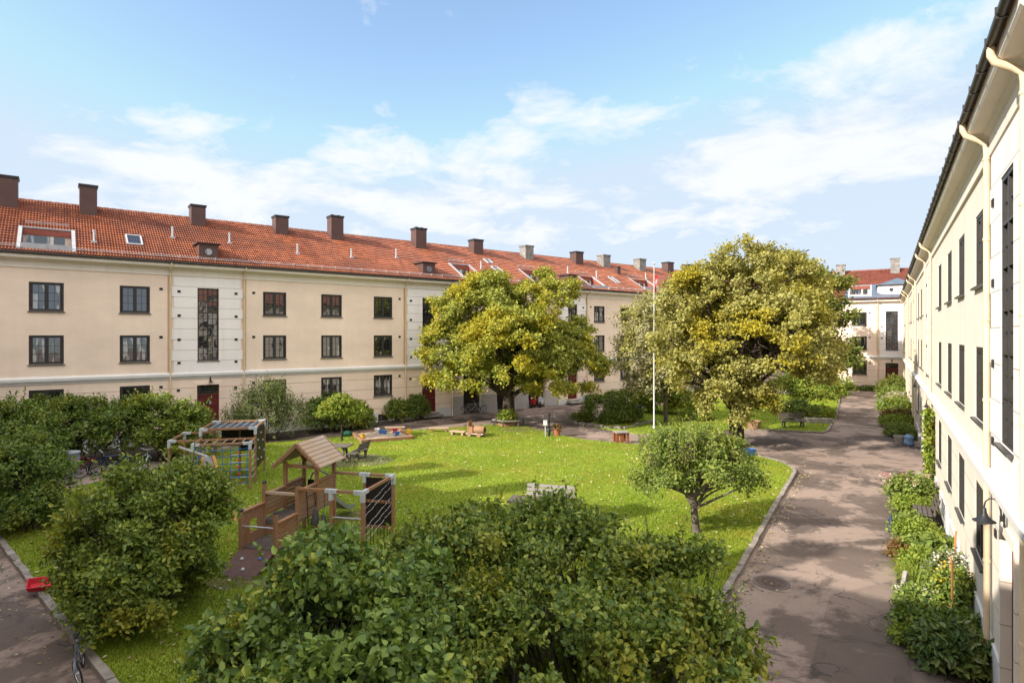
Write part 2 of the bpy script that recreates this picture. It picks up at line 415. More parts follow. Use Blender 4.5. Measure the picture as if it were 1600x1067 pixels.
# ------------------------------------------------------------------ foliage
def leaf_object(name, P, A, N, L, W, mat, parent, fold=.18):
    """folded leaves: P base points, A leaf axis, N leaf normal, L/W sizes"""
    n = len(P)
    A = A/np.maximum(np.linalg.norm(A, axis=1, keepdims=True), 1e-6)
    N = N - A*np.sum(N*A, axis=1, keepdims=True)
    N = N/np.maximum(np.linalg.norm(N, axis=1, keepdims=True), 1e-6)
    B = np.cross(N, A)
    L = L.reshape(-1, 1); W = W.reshape(-1, 1)
    rgl = np.random.default_rng(n); cv = rgl.uniform(-.05, .28, (n, 1)); tw = rgl.uniform(-.25, .25, (n, 1))
    V = np.empty((n, 6, 3), np.float32)
    a1 = P + A*L*.30 - N*(L*cv*.10); a2 = P + A*L*.66 - N*(L*cv*.42)
    V[:, 0] = P; V[:, 3] = P + A*L*.98 - N*(L*cv)
    V[:, 1] = a1 + B*W*.48 + N*W*(fold+tw*.3); V[:, 5] = a1 - B*W*.48 + N*W*(fold-tw*.3)
    V[:, 2] = a2 + B*W*.40 + N*W*(fold+tw*.3)*.85; V[:, 4] = a2 - B*W*.40 + N*W*(fold-tw*.3)*.85
    i = np.arange(n)*6
    Q = np.stack([np.stack([i, i+3, i+2, i+1], 1), np.stack([i, i+5, i+4, i+3], 1)], 1).reshape(-1, 4)
    me = raw_mesh(name, V.reshape(-1, 3), quads=Q, mats=[mat])
    return link(name, me, parent)

def unit(n, rg):
    v = rg.normal(size=(n, 3)); return v/np.linalg.norm(v, axis=1, keepdims=True)

def crown(name, lobes, ntw, per, tl, leaf, mat, parent, seed, aspect=.55, up=.25, shell=.55, droop=.25, jag=.22, zmin=.06, upright=0.0, flat=.45, ncl=0, cr=.3):
    """leaves set along twigs that leave the lobes (x,y,z,rx,ry,rz) outward; local coordinates of parent"""
    rg = np.random.default_rng(seed)
    Lb = np.array(lobes, float)
    n0 = ntw
    if ncl: ntw = ncl
    area = (Lb[:, 3]*Lb[:, 4] + Lb[:, 3]*Lb[:, 5] + Lb[:, 4]*Lb[:, 5])
    k = rg.choice(len(Lb), size=ntw, p=area/area.sum())
    d = unit(ntw, rg); d[:, 2] = np.where(d[:, 2] < -.55, -d[:, 2], d[:, 2])
    # uneven outline: a bumpy radius per direction and lobe
    ph = rg.uniform(0, 6.28, (len(Lb), 6))
    a = np.arctan2(d[:, 1], d[:, 0]); e = d[:, 2]
    bump = (np.sin(3*a+ph[k, 0])*np.cos(4*e+ph[k, 1]) + .7*np.sin(7*a+ph[k, 2]+3*e) + .6*np.sin(9*e+ph[k, 3]+2*a) + .5*np.sin(12*a-7*e+ph[k, 4]))
    rad = (shell + (1-shell)*rg.random(ntw)**.6) * (1 + jag*.45*bump)
    C = Lb[k, :3] + d*Lb[k, 3:6]*rad[:, None]
    # twigs deep inside another lobe bring nothing
    inside = np.zeros(ntw, bool)
    for j in range(len(Lb)):
        q = (C - Lb[j, :3])/Lb[j, 3:6]
        inside |= (np.sum(q*q, 1) < (shell*.62)**2) & (k != j)
    C, d = C[~inside], d[~inside]; nt = len(C)
    if ncl:      # sprays gather in clumps of uneven size with gaps between them
        wt = rg.uniform(.35, 1.0, nt); q = rg.choice(nt, size=n0, p=wt/wt.sum()); nt = n0
        off = unit(n0, rg)*(rg.random((n0, 1))**.45)*(cr*wt[q]**.5)[:, None]
        off[:, 2] *= .62; off += d[q]*(.12*cr)
        C = C[q] + off; d = d[q] + off/cr*.6; d /= np.linalg.norm(d, axis=1, keepdims=True)
    D = d*.75 + unit(nt, rg)*.65 + np.array([0, 0, up]); D[:, 2] += upright
    D /= np.linalg.norm(D, axis=1, keepdims=True)
    tlen = tl*rg.uniform(.6, 1.35, nt)
    t = (np.arange(per)+.5)/per
    t = t[None, :] + rg.uniform(-.5, .5, (nt, per))/per
    P = C[:, None, :] + D[:, None, :]*(t*tlen[:, None] - .5*tlen[:, None])[:, :, None]
    P[:, :, 2] -= droop*(t**2)*tlen[:, None]
    S = unit(nt*per, rg).reshape(nt, per, 3)
    Ax = D[:, None, :]*.55 + S*.8; Ax[:, :, 2] -= .15
    Nn = np.array([0, 0, 1.0])*flat + d[:, None, :]*.5 + unit(nt*per, rg).reshape(nt, per, 3)*.55
    P = P.reshape(-1, 3); Ax = Ax.reshape(-1, 3); Nn = Nn.reshape(-1, 3)
    P = P + rg.normal(size=P.shape)*leaf*.35
    ok = P[:, 2] > zmin
    P, Ax, Nn = P[ok], Ax[ok], Nn[ok]
    L = leaf*rg.uniform(.45, 1.4, len(P)); W = L*aspect*rg.uniform(.8, 1.2, len(P))
    return leaf_object(name, P, Ax, Nn, L, W, mat, parent)

def curve_pts(a, b, sag, n, rg, wob=.08):
    a, b = Vector(a), Vector(b); L = (b-a).length; pts = []
    w = Vector((rg.uniform(-1, 1), rg.uniform(-1, 1), rg.uniform(-.5, .5)))*wob*L
    for i in range(n+1):
        t = i/n
        pts.append(a.lerp(b, t) + w*math.sin(PI*t) + Vector((0, 0, sag*L*math.sin(PI*t))))
    return pts

def stems(name, base, lobes, n, r0, mat, parent, seed, m=None):
    """many thin stems of a shrub fanning out from its base"""
    rg = random.Random(seed); m = m or MB()
    for i in range(n):
        l = lobes[i % len(lobes)]
        a = Vector((base[0]*.6 + l[0]*.4 + rg.uniform(-.3, .3), base[1]*.6 + l[1]*.4 + rg.uniform(-.3, .3), 0))
        th = rg.uniform(0, 2*PI); ph = rg.uniform(.1, 1)
        b = Vector((l[0] + l[3]*.85*math.cos(th)*ph, l[1] + l[4]*.85*math.sin(th)*ph, l[2] + l[5]*.8*math.sqrt(max(0, 1-ph*ph*.8))))
        p = curve_pts(a, b, .08, 5, rg)
        m.tube(p, [r0*(1-.75*j/5) for j in range(6)], 5, False)
        for _ in range(3):
            k = rg.randint(2, 4); q = p[k]
            e = q + Vector((rg.uniform(-1, 1), rg.uniform(-1, 1), rg.uniform(.1, 1)))*.45
            m.tube([q, q.lerp(e, .5)+Vector((0, 0, .04)), e], [r0*.4, r0*.3, r0*.12], 4, False)
    return m.build(name, mat, parent, True)

def shrub(label, base, lobes, ntw, per, tl, leaf, mat, seed, cat='shrub', name='shrub', nst=16, group=None, stem=True, wood='bark', shoots=0, **kw):
    b = Vector(base); o = thing(name, label, cat, b, 0, group)
    lb = [(l[0]-b.x, l[1]-b.y, l[2]-b.z, l[3], l[4], l[5]) for l in lobes]
    crown('foliage', lb, ntw, per, tl, leaf, M[mat], o, seed, **kw)
    sm = MB()
    if shoots:
        rg = np.random.default_rng(seed+500); pts, ax = [], []
        for i in range(shoots):
            l = lb[rg.integers(0, len(lb))]; d = unit(1, rg)[0]; d[2] = abs(d[2])*.8+.25; d /= np.linalg.norm(d)
            p = np.array(l[:3]) + d*np.array(l[3:6])*.95; q = d*.55+unit(1, rg)[0]*.35+np.array([0, 0, .75]); q /= np.linalg.norm(q)
            h = rg.uniform(.3, .8); n = int(h/.04); b_ = rg.normal(size=3)*.12
            sm.tube([p-q*.2, p+q*h*.5+b_*.3*h, p+q*h+b_*h], [.008, .006, .002], 3, False)
            for k in range(n):
                t_ = k/n; pts.append(p+q*h*t_+b_*h*t_*t_); ax.append(q*.5+unit(1, rg)[0]*.9)
        n = len(pts); ax = np.array(ax)
        leaf_object('shoot_leaves', np.array(pts), ax, unit(n, rg)*.8+np.array([0, 0, .5]), leaf*rg.uniform(.6, 1.15, n), leaf*.5*rg.uniform(.7, 1.2, n), M[mat], o)
    if stem: stems('branches', (0, 0, 0), lb, nst, .022, M[wood], o, seed, sm)
    return o

def tree(label, name, base, fork, lobes, r0, ntw, per, tl, leaf, mat, seed, wood='bark', limbs=3, cat='tree', group=None, twigs=5, lean=(0, 0), **kw):
    b = Vector(base); o = thing(name, label, cat, b, 0, group)
    lb = [(l[0]-b.x, l[1]-b.y, l[2]-b.z, l[3], l[4], l[5]) for l in lobes]
    rg = random.Random(seed); m = MB()
    fk = Vector((lean[0], lean[1], fork))
    tr = curve_pts((0, 0, -.1), fk, 0, 6, rg, .03)
    m.tube(tr, [r0*1.45, r0*1.1] + [r0*(1-.05*j) for j in range(5)], 12, False)
    m.tube([fk, fk+Vector((0, 0, .02))], r0*.7, 10)
    for l in lb:
        for q in range(limbs):
            th = rg.uniform(0, 2*PI); u = rg.uniform(.15, .8)
            e = Vector((l[0]+l[3]*u*math.cos(th), l[1]+l[4]*u*math.sin(th), l[2]+l[5]*rg.uniform(-.3, .75)))
            s = fk + Vector((0, 0, -r0*.6*rg.random())) if rg.random() < .75 else tr[4]
            p = curve_pts(s, e, .07, 7, rg, .10); rr = r0*rg.uniform(.34, .55)
            m.tube(p, [rr*(1-.85*j/7) for j in range(8)], 7, False)
            for _ in range(twigs):
                k = rg.randint(2, 6); a = p[k]
                e2 = a + Vector((rg.uniform(-1, 1), rg.uniform(-1, 1), rg.uniform(-.3, .9)))*min(l[3], l[5])*.6
                m.tube(curve_pts(a, e2, .05, 3, rg), [rr*.28, rr*.2, rr*.13, rr*.05], 5, False)
    m.build('trunk', M[wood], o, True)
    crown('crown', lb, ntw, per, tl, leaf, M[mat], o, seed+1, **kw)
    return o

def px_lobes(lst, Y):
    """(px,py,rpx[,rpy][,dY]) measured on the photo at distance Y -> lobes in metres"""
    k = Y/F; out = []
    for l in lst:
        px, py, r = l[:3]; rz = l[3] if len(l) > 3 else r; dy = l[4] if len(l) > 4 else 0
        p = at(px, py, Y); out.append((p.x, p.y+dy, p.z, r*k, r*k*1.0, rz*k))
    return out

def blades(name, P, n, h, w, mat, parent, seed, spread=.5, bend=.6):
    """arching strap leaves from points P"""
    rg = np.random.default_rng(seed); P = np.asarray(P, float)
    base = P[rg.integers(0, len(P), n)] + np.c_[rg.normal(size=(n, 2))*.06, np.zeros(n)]
    a = rg.uniform(0, 6.283, n); hh = h*rg.uniform(.6, 1.2, n); sp = spread*rg.uniform(.3, 1.2, n)
    dx, dy = np.cos(a), np.sin(a); V = []
    seg = 4
    for i in range(seg+1):
        t = i/seg
        r = sp*(t**1.5)*hh*1.3; z = hh*(t - bend*sp*t*t*t*1.2); ww = w*(1-t)**.6*(.5+min(t*4, .5))
        cx = base[:, 0]+dx*r; cy = base[:, 1]+dy*r; cz = base[:, 2]+z
        V.append(np.c_[cx-dy*ww/2, cy+dx*ww/2, cz]); V.append(np.c_[cx+dy*ww/2, cy-dx*ww/2, cz])
    V = np.stack(V, 1).reshape(-1, 3); k = 2*(seg+1); i0 = np.arange(n)*k
    Q = np.concatenate([np.stack([i0+2*i, i0+2*i+1, i0+2*i+3, i0+2*i+2], 1) for i in range(seg)])
    return link(name, raw_mesh(name, V, quads=Q, mats=[mat]), parent)

# ------------------------------------------------------------------ ground
def sheet(name, pts, z, mat, thick=None, kind='structure'):
    m = MB()
    if thick: m.prism([(p[0], p[1]) for p in pts], z-thick, z)
    else: m.add([(p[0], p[1], z) for p in pts], [tuple(range(len(pts)))])
    return tag(m.build(name, mat), kind=kind)
tag(MB().add([(-400, -300, 0), (400, -300, 0), (400, 900, 0), (-400, 900, 0)], [(0, 1, 2, 3)]).build('ground', M['asphalt']), kind='structure')

sheet('asphalt_patch', [g(1297, 930), g(1400, 905), g(1440, 1150), g(1235, 1150)], .004, asphalt_mat('newer_asphalt', .80))
LAWN = [(-15.7, 18.05), (-12.5, 15.25), (-9.55, 12.65), (-7.08, 10.5), (-3.6, 7.45), (-1.2, 5.6), (0.0, 5.2), (.9, 6.2), (2.85, 10.5), (5.69, 15.17), (9.5, 21.4), (12.6, 26.4), (12.95, 27.3),
        (13.0, 28.6), (12.4, 30.2), (9.5, 32.0), (6.6, 33.4), (4.4, 34.6), (2.9, 36.2), (1.2, 39.3), (-.3, 40.9), (-2.2, 40.1), (-4.6, 38.9), (-6.6, 38.0), (-10.2, 35.9), (-14.2, 33.4), (-16.2, 31.0), (-16.3, 27.4), (-18.1, 22.7), (-17.4, 20.0)]
LAWN2 = [(4.9, 40.4), (7.6, 37.2), (10.6, 36.6), (14.6, 38.6), (17.0, 38.2), (19.6, 37.3), (20.3, 38.0), (25, 45.5), (33.5, 60.2), (31.5, 62.2), (24.0, 60.5), (15.5, 54.6), (9.6, 47.6)]
sheet('lawn', LAWN, .07, M['lawn'], .2)
sheet('far_lawn', LAWN2, .07, M['lawn'], .2)

def kerb(pts, w=.16, h=.115, seg=.62, seed=1):
    rg = random.Random(seed); m = MB()
    for a, b in zip(pts[:-1], pts[1:]):
        a, b = Vector((*a, 0)), Vector((*b, 0)); L = (b-a).length; n = max(1, round(L/seg))
        for i in range(n):
            p, q = a.lerp(b, (i+.02)/n), a.lerp(b, (i+.98)/n)
            hh = h + rg.uniform(-.015, .015); off = Vector((rg.uniform(-.012, .012), rg.uniform(-.012, .012), hh/2-.03))
            m.beam(p+off, q+off, w+rg.uniform(-.015, .015), hh+.06)
    return tag(m.build('kerb', M['kerb'], bevel=.012), kind='structure')
def outset(pts, d):
    out = []
    for i, p in enumerate(pts):
        a = Vector(pts[max(i-1, 0)]); b = Vector(pts[min(i+1, len(pts)-1)]); t = (b-a).normalized()
        out.append((p[0]+t.y*d, p[1]-t.x*d))
    return out
kerb(outset(LAWN[0:15], .07), seed=2)
kerb(outset(LAWN2[3:9], .07), .14, .11, seed=3)

# wall line of the right wing: RW(s, d): s metres along, d metres out into the yard
RU, RN, RP = Vector((.5367, .844, 0)), Vector((-.844, .5367, 0)), Vector((9.74, 12.31, 0))
def RW(s, d, z=0): return RP + RU*s + RN*d + Vector((0, 0, z))
LU, LN, LP = Vector((.7916, .611, 0)), Vector((.611, -.7916, 0)), Vector((-24.2, 30.5, 0))
def LW(a, d, z=0): return LP + LU*a + LN*d + Vector((0, 0, z))
def bed(pts, name='flower_bed'): return sheet(name, [(p.x, p.y) for p in pts], .035, M['mulch'], .1)
bed([RW(-2.4, .05), RW(13.2, .05), RW(13.2, 1.1), RW(11, 1.28), RW(6, 1.33), RW(2, 1.4), RW(-.6, 1.42), RW(-1.9, 1.2), RW(-2.5, .6)])
bed([RW(26.2, .05), RW(60.5, .05), RW(60.5, 1.7), RW(45, 1.75), RW(30, 1.7), RW(26.6, 1.3)])
bed([LW(-7, .05), LW(6.9, .05), LW(6.9, 2.4), LW(4.5, 5.2), LW(-2, 5.0), LW(-7, 5)])
bed([LW(8.4, .05), LW(20.5, .05), LW(20.8, 1.2), LW(15, 2.0), LW(11.5, 3.0), LW(8.6, 2.4)])
bed([LW(38.4, .05), LW(49.5, .05), LW(49.5, 1.5), LW(38.8, 1.6)])
bed([Vector((4.2, 41.2, 0)), Vector((7.2, 38.6, 0)), Vector((10.3, 42.2, 0)), Vector((9.4, 45.2, 0)), Vector((5.2, 44.3, 0))])

# ------------------------------------------------------------------ buildings
def wall_cells(m, x0, x1, z0, z1, holes, y=0.0, depth=.3):
    xs = sorted({x0, x1, *[h[0] for h in holes], *[h[1] for h in holes]})
    zs = sorted({z0, z1, *[h[2] for h in holes], *[h[3] for h in holes]})
    xs = [x for x in xs if x0 <= x <= x1]; zs = [z for z in zs if z0 <= z <= z1]
    for i in range(len(xs)-1):
        for j in range(len(zs)-1):
            cx, cz = (xs[i]+xs[i+1])/2, (zs[j]+zs[j+1])/2
            if any(h[0] < cx < h[1] and h[2] < cz < h[3] for h in holes): continue
            m.add([(xs[i], y, zs[j]), (xs[i+1], y, zs[j]), (xs[i+1], y, zs[j+1]), (xs[i], y, zs[j+1])], [(0, 1, 2, 3)])
    for a, b, c, d in [h[:4] for h in holes]:
        if a < x0 or b > x1: continue
        D = y+depth
        m.add([(a, y, c), (a, D, c), (a, D, d), (a, y, d)], [(0, 1, 2, 3)])
        m.add([(b, y, c), (b, D, c), (b, D, d), (b, y, d)], [(3, 2, 1, 0)])
        m.add([(a, y, d), (b, y, d), (b, D, d), (a, D, d)], [(3, 2, 1, 0)])
        m.add([(a, y, c), (b, y, c), (b, D, c), (a, D, c)], [(0, 1, 2, 3)])

_wm = {}
def window_meshes(w, h, cols, rows, sub, rec):
    key = (w, h, cols, rows, sub, rec)
    if key in _wm: return _wm[key]
    f, p = MB(), MB()
    cw = .075
    f.box(-w/2, -w/2+cw, rec, rec+.12, 0, h); f.box(w/2-cw, w/2, rec, rec+.12, 0, h)
    f.box(-w/2+cw, w/2-cw, rec+.001, rec+.12, 0, cw); f.box(-w/2+cw, w/2-cw, rec+.001, rec+.12, h-cw, h)
    iw, ih = w-2*cw, h-2*cw; mw = .07 if rows == 1 else .05
    for c in range(1, cols):
        x = -iw/2 + iw*c/cols; f.box(x-mw/2, x+mw/2, rec+.002, rec+.11, cw, h-cw)
    for r in range(1, rows):
        z = cw + ih*r/rows; f.box(-iw/2, iw/2, rec+.004, rec+.10, z-mw/2, z+mw/2)
    sx, sz = sub
    for c in range(cols):
        for r in range(rows):
            a, b = -iw/2+iw*c/cols+mw/2, -iw/2+iw*(c+1)/cols-mw/2
            z0, z1 = cw+ih*r/rows+(mw/2 if r else 0), cw+ih*(r+1)/rows-(mw/2 if r < rows-1 else 0)
            if rows == 1:
                s = .05
                f.box(a, a+s, rec+.015, rec+.09, z0, z1); f.box(b-s, b, rec+.015, rec+.09, z0, z1)
                f.box(a+s, b-s, rec+.016, rec+.09, z0, z0+s); f.box(a+s, b-s, rec+.016, rec+.09, z1-s, z1)
                a, b, z0, z1 = a+s, b-s, z0+s, z1-s
            t = .018 if rows == 1 else .030
            for i in range(1, sx):
                x = a+(b-a)*i/sx; f.box(x-t/2, x+t/2, rec+.03, rec+.075, z0, z1)
            for i in range(1, sz):
                z = z0+(z1-z0)*i/sz; f.box(a, b, rec+.032, rec+.073, z-t/2, z+t/2)
            tilt = rnd.uniform(-.006, .006); tz = rnd.uniform(-.005, .005)
            p.add([(a-.01, rec+.06+tilt+tz, z0-.01), (b+.01, rec+.06-tilt+tz, z0-.01), (b+.01, rec+.06-tilt-tz, z1+.01), (a-.01, rec+.06+tilt-tz, z1+.01)], [(0, 1, 2, 3)])
    s = MB().box(-w/2-.05, w/2+.05, -.085, rec-.002, -.05, -.008)
    _wm[key] = (f.mesh('window', M['frame']), p.mesh('pane', M['glass']), s.mesh('sill', M['sill']))
    return _wm[key]
def window(parent, xc, z, w=1.43, h=1.5, cols=2, rows=1, sub=(2, 3), rec=.04, name='window', y=0.0):
    f, p, s = window_meshes(w, h, cols, rows, sub, rec)
    o = link(name, f, parent); o.location = (xc, y, z)
    link('pane', p, o); link('sill', s, o)
    return o

def door(parent, xc, z0, w, h, y=0.0, rec=.14):
    """panelled red house door with a gridded transom light above"""
    m = MB()
    th = .55; dz = h-th-.08
    m.box(-w/2, -w/2+.07, rec-.03, rec+.1, 0, h); m.box(w/2-.07, w/2, rec-.03, rec+.1, 0, h)
    m.box(-w/2+.07, w/2-.07, rec-.029, rec+.1, h-.06, h); m.box(-w/2+.07, w/2-.07, rec-.028, rec+.1, dz, dz+.08)
    m.box(-w/2+.07, w/2-.07, rec+.02, rec+.07, 0, dz)
    iw = w-.14
    m.box(-iw*.38, iw*.38, rec-.005, rec+.02, .15, .75); m.box(-iw*.38, iw*.38, rec-.005, rec+.02, .85, dz*.66)
    m.box(-iw*.42, iw*.42, rec-.01, rec+.02, dz*.70, dz*.73)
    m.box(-iw*.44, iw*.44, rec, rec+.02, dz-.14, dz-.06)
    o = m.build('door', M['reddoor'], parent); o.location = (xc, y, z0)
    t = MB().box(-iw/2, iw/2, rec+.03, rec+.05, dz+.08, h-.06).mat(1)
    for i in range(1, 5): t.box(-iw/2+iw*i/5-.012, -iw/2+iw*i/5+.012, rec+.005, rec+.03, dz+.08, h-.06)
    for i in range(1, 3): t.box(-iw/2, iw/2, rec+.006, rec+.029, dz+.08+(h-.14-dz)*i/3-.012, dz+.08+(h-.14-dz)*i/3+.012)
    t.build('transom', [M['glass'], M['frame']], o)
    a = MB(); fan = [(.23*math.cos(PI*i/8), .23*math.sin(PI*i/8)) for i in range(9)]
    a.add([(x, rec+.012, dz*.76+zz) for x, zz in fan], [tuple(range(9))])
    a.build('fanlight', M['glass'], o)
    hd = MB().tube([(iw*.40, rec+.02, dz*.48), (iw*.40, rec-.06, dz*.48), (iw*.28, rec-.06, dz*.48)], .014, 6)
    hd.build('handle', M['steel'], o)
    st = MB().box(-w/2-.25, w/2+.25, -.75, 0, -.30, -.16).box(-w/2-.1, w/2+.1, -.40, 0, -.159, -.02)
    st.build('doorstep', M['stone'], o, bevel=.012)
    return o

def tiled_roof(root, x0, x1, ye, ze, yr, zr, yb, zb, holes, mat, per=.135, row=.34):
    """pantiles: rows of rolled tiles that overlap down the front slope; plain tiles at the back"""
    S = math.hypot(yr-ye, zr-ze); c, s = (yr-ye)/S, (zr-ze)/S
    nx = int((x1-x0)/per*4); X = np.linspace(x0, x1, nx+1)
    wave = np.array([-.012, .034, .052, .022])[np.arange(nx+1) % 4]
    nr = int(math.ceil(S/row)); V, Q = [], []; base = 0
    xm = (X[:-1]+X[1:])/2
    for r in range(nr):
        t0, t1 = r*S/nr, (r+1)*S/nr
        lo, hi = wave+.065, wave+.006
        def pt(t, h): return np.c_[X, ye+t*c-h*s, ze+t*s+h*c]
        V += [pt(t0, np.full(nx+1, -.01)), pt(t0, lo), pt(t1+.02, hi)]
        keep = np.ones(nx, bool)
        for (a, b, ta, tb) in holes:
            if ta <= (t0+t1)/2 <= tb: keep &= ~((xm > a) & (xm < b))
        i = np.arange(nx)[keep]
        for o in (0, 1):
            A = base+o*(nx+1)+i
            Q.append(np.stack([A, A+1, A+nx+2, A+nx+1], 1))
        base += 3*(nx+1)
    me = raw_mesh('roof', np.concatenate(V), quads=np.concatenate(Q), mats=[mat])
    me.polygons.foreach_set('use_smooth', np.zeros(len(me.polygons), bool))
    roof = link('roof', me, root)
    bk = MB().add([(x0, yr, zr-.02), (x1, yr, zr-.02), (x1, yb, zb), (x0, yb, zb)], [(0, 1, 2, 3)])
    n = int((x1-x0)/.4)
    for i in range(n):
        a = x0+(x1-x0)*i/n
        bk.tube([(a, yr, zr+.02), (a+.2, yr, zr+.035), (a+.42, yr, zr+.03)], [.085, .10, .105], 8)
    bk.build('ridge', mat, roof)
    return roof, (lambda x, t, h=0: Vector((x, ye+t*c-h*s, ze+t*s+h*c))), S, (c, s)

def chimney(roof, P, x, w, d, yc, ztop, zbase, mat, capm, pots=False):
    w *= .9; ztop -= .10
    m = MB().box(x-w/2, x+w/2, yc-d/2, yc+d/2, zbase, ztop)
    m.mat(1).box(x-w/2-.06, x+w/2+.06, yc-d/2-.06, yc+d/2+.06, ztop+.001, ztop+.09)
    m.mat(1).box(x-w/2-.035, x+w/2+.035, yc-d/2-.035, yc+d/2+.035, ztop-.07, ztop-.002)
    if pots:
        m.mat(1)
        for k in (-.25, .25): m.box(x+k*w-.1, x+k*w+.1, yc-.12, yc+.12, ztop+.09, ztop+.2)
    m.mat(2).add([(x-w/2-.16, yc-d/2-.32, zbase-.3), (x+w/2+.16, yc-d/2-.32, zbase-.3), (x+w/2+.16, yc-d/2-.004, zbase-.02), (x-w/2-.16, yc-d/2-.004, zbase-.02)], [(0, 1, 2, 3)])
    return m
CH = {}
def apartment(name, label, loc, rz, x0, x1, spec):
    """one wing of the block: local x along the facade, y into the building, courtyard side at y=0"""
    root = thing(name, label, 'apartment building', loc, rz)
    holes = []; W = spec['wall']; rec = .012 if spec.get('pale') else .04
    for xc in spec['win']:
        for z in (7.45, 4.70, 1.88):
            if (xc, z) in spec.get('skip', ()): continue
            holes.append((xc-.715, xc+.715, z, z+1.5, 'w'))
    for b0, b1 in spec['bays']:
        xc = (b0+b1)/2
        holes.append((xc-.575, xc+.575, 4.69, 9.0, 's'))
        holes.append((xc-.60, xc+.60, .42 if not spec.get('lowdoor') else .3, 3.25, 'd'))
    for a, b in spec.get('arch', ()): holes.append((a, b, -.2, 3.05, 'a'))
    for xc, z in spec.get('cellar', ()): holes.append((xc-.4, xc+.4, z, z+.5, 'c'))
    m = MB(); wall_cells(m, x0, x1, -.4, 10.3, holes)
    D = 11.0
    m.add([(x0, 0, -.4), (x0, D, -.4), (x0, D, 10.3), (x0, 0, 10.3)], [(0, 1, 2, 3)])
    m.add([(x1, 0, -.4), (x1, D, -.4), (x1, D, 10.3), (x1, 0, 10.3)], [(3, 2, 1, 0)])
    m.add([(x0, D, -.4), (x1, D, -.4), (x1, D, 10.3), (x0, D, 10.3)], [(3, 2, 1, 0)])
    m.build('wall', W, root)
    for h in holes:
        xc = (h[0]+h[1])/2
        if h[4] == 'w': window(root, xc, h[2], rec=rec)
        elif h[4] == 's': window(root, xc, h[2], 1.15, 4.31, 2, 6, (2, 2), rec+.01, 'stair_window', -.04 if spec.get('pale') else 0.0)
        elif h[4] == 'd': door(root, xc, h[2], 1.2, h[3]-h[2])
        elif h[4] == 'c': window(root, xc, h[2], .8, .5, 2, 1, (1, 1), .05, 'cellar_window')
    for b0, b1 in spec['bays']:
        m = MB(); xc = (b0+b1)/2
        wall_cells(m, b0, b1, 4.06, 9.62, [(xc-.575, xc+.575, 4.69, 9.0)], -.035, .035)
        for i in range(9):
            z = 4.08+.62*i; e = .11 if i % 2 else .0
            if e:
                m.box(b0-e, b0, -.035, 0, z, min(z+.62, 9.62)); m.box(b1, b1+e, -.035, 0, z, min(z+.62, 9.62))
        m.add([(b0, -.035, 9.62), (b1, -.035, 9.62), (b1, 0, 9.62), (b0, 0, 9.62)], [(0, 1, 2, 3)])
        m.add([(b0, -.035, 4.06), (b0, 0, 4.06), (b0, 0, 9.62), (b0, -.035, 9.62)], [(0, 1, 2, 3)])
        m.add([(b1, -.035, 4.06), (b1, 0, 4.06), (b1, 0, 9.62), (b1, -.035, 9.62)], [(0, 1, 2, 3)])
        m.build('stair_bay', M['white'], root)
        # ochre margins beside the bay, behind the downpipes
        for q0, q1 in ((b0-.30, b0-.112), (b1+.112, b1+.30)):
            MB().box(q0, q1, -.012, 0, 4.06, 9.66).build('pilaster_strip', M['quoin'] if not spec.get('pale') else W, root)
        f = MB().box(xc-.74, xc-.602, -.04, 0, .3, 3.4).box(xc+.602, xc+.74, -.04, 0, .3, 3.4).box(xc-.74, xc+.74, -.045, 0, 3.26, 3.42)
        f.build('door_surround', W, root)
    # plinth, string course, cornice
    pl = spec.get('plinth', .72)
    cuts = sorted([((b0+b1)/2-.74, (b0+b1)/2+.74) for b0, b1 in spec['bays']] + list(spec.get('arch', ())) + [(xc-.42, xc+.42) for xc, z in spec.get('cellar', ())])
    m = MB(); x = x0
    for a, b in cuts + [(x1, x1)]:
        if a > x: MB().box(x, a, -.045, 0, -.4, pl).build('plinth', M['plinth_white'] if spec.get('whiteplinth') else M['plinth'], root)
        x = max(x, b)
    for a, b in spec.get('tallplinth', ()):
        MB().box(a, b, -.05, -.0455, -.4, 1.42).build('plinth_panel', M['plinth'], root)
    MB().extrude_x([(0, 3.66), (-.05, 3.66), (-.07, 3.74), (-.13, 3.78), (-.16, 3.84), (-.17, 3.96), (-.05, 4.05), (0, 4.06)], x0, x1).build('string_course', M['ledge'], root)
    oh = spec.get('oh', .58)
    MB().extrude_x([(0, 9.66), (-.055, 9.66), (-.055, 9.98), (-.10, 10.02), (-.14, 10.08), (.08-oh, 10.12), (.05-oh, 10.16), (.05-oh, 10.34), (0, 10.34)], x0, x1).build('cornice', M['cornice'], root)
    gm = MB().tube([(x0, -oh-.03, 10.36), (x1, -oh-.03, 10.36)], .065, 10)
    k = x0+.4
    while k < x1: gm.box(k-.01, k+.01, -oh-.10, .03-oh, 10.29, 10.43); k += .9
    gm.build('gutter', M['gutter'], root, True)
    so = .085 if spec.get('pale') else .12
    for x in spec['pipes']:
        p = MB().mat(0).tube([(x, -oh-.03, 10.40), (x, -oh-.03, 10.20), (x, -oh+.01, 10.10), (x, -.20, 9.98), (x, -so-.02, 9.90), (x, -so, 9.78), (x, -so, 4.2), (x, -so, .45)], .050, 10)
        p.mat(1).tube([(x, -so, .5), (x, -so, .02), (x, -so-.07, -.05)], .058, 10)
        z = .9
        p.mat(0)
        while z < 9.7:
            p.tube([(x, -so, z), (x, -so, z+.05)], .061, 10); z += 1.45
        p.build('downpipe', [M['pipe'] if not spec.get('pale') else M['pipe'], M['pipe_white']], root, True)
    vm = None
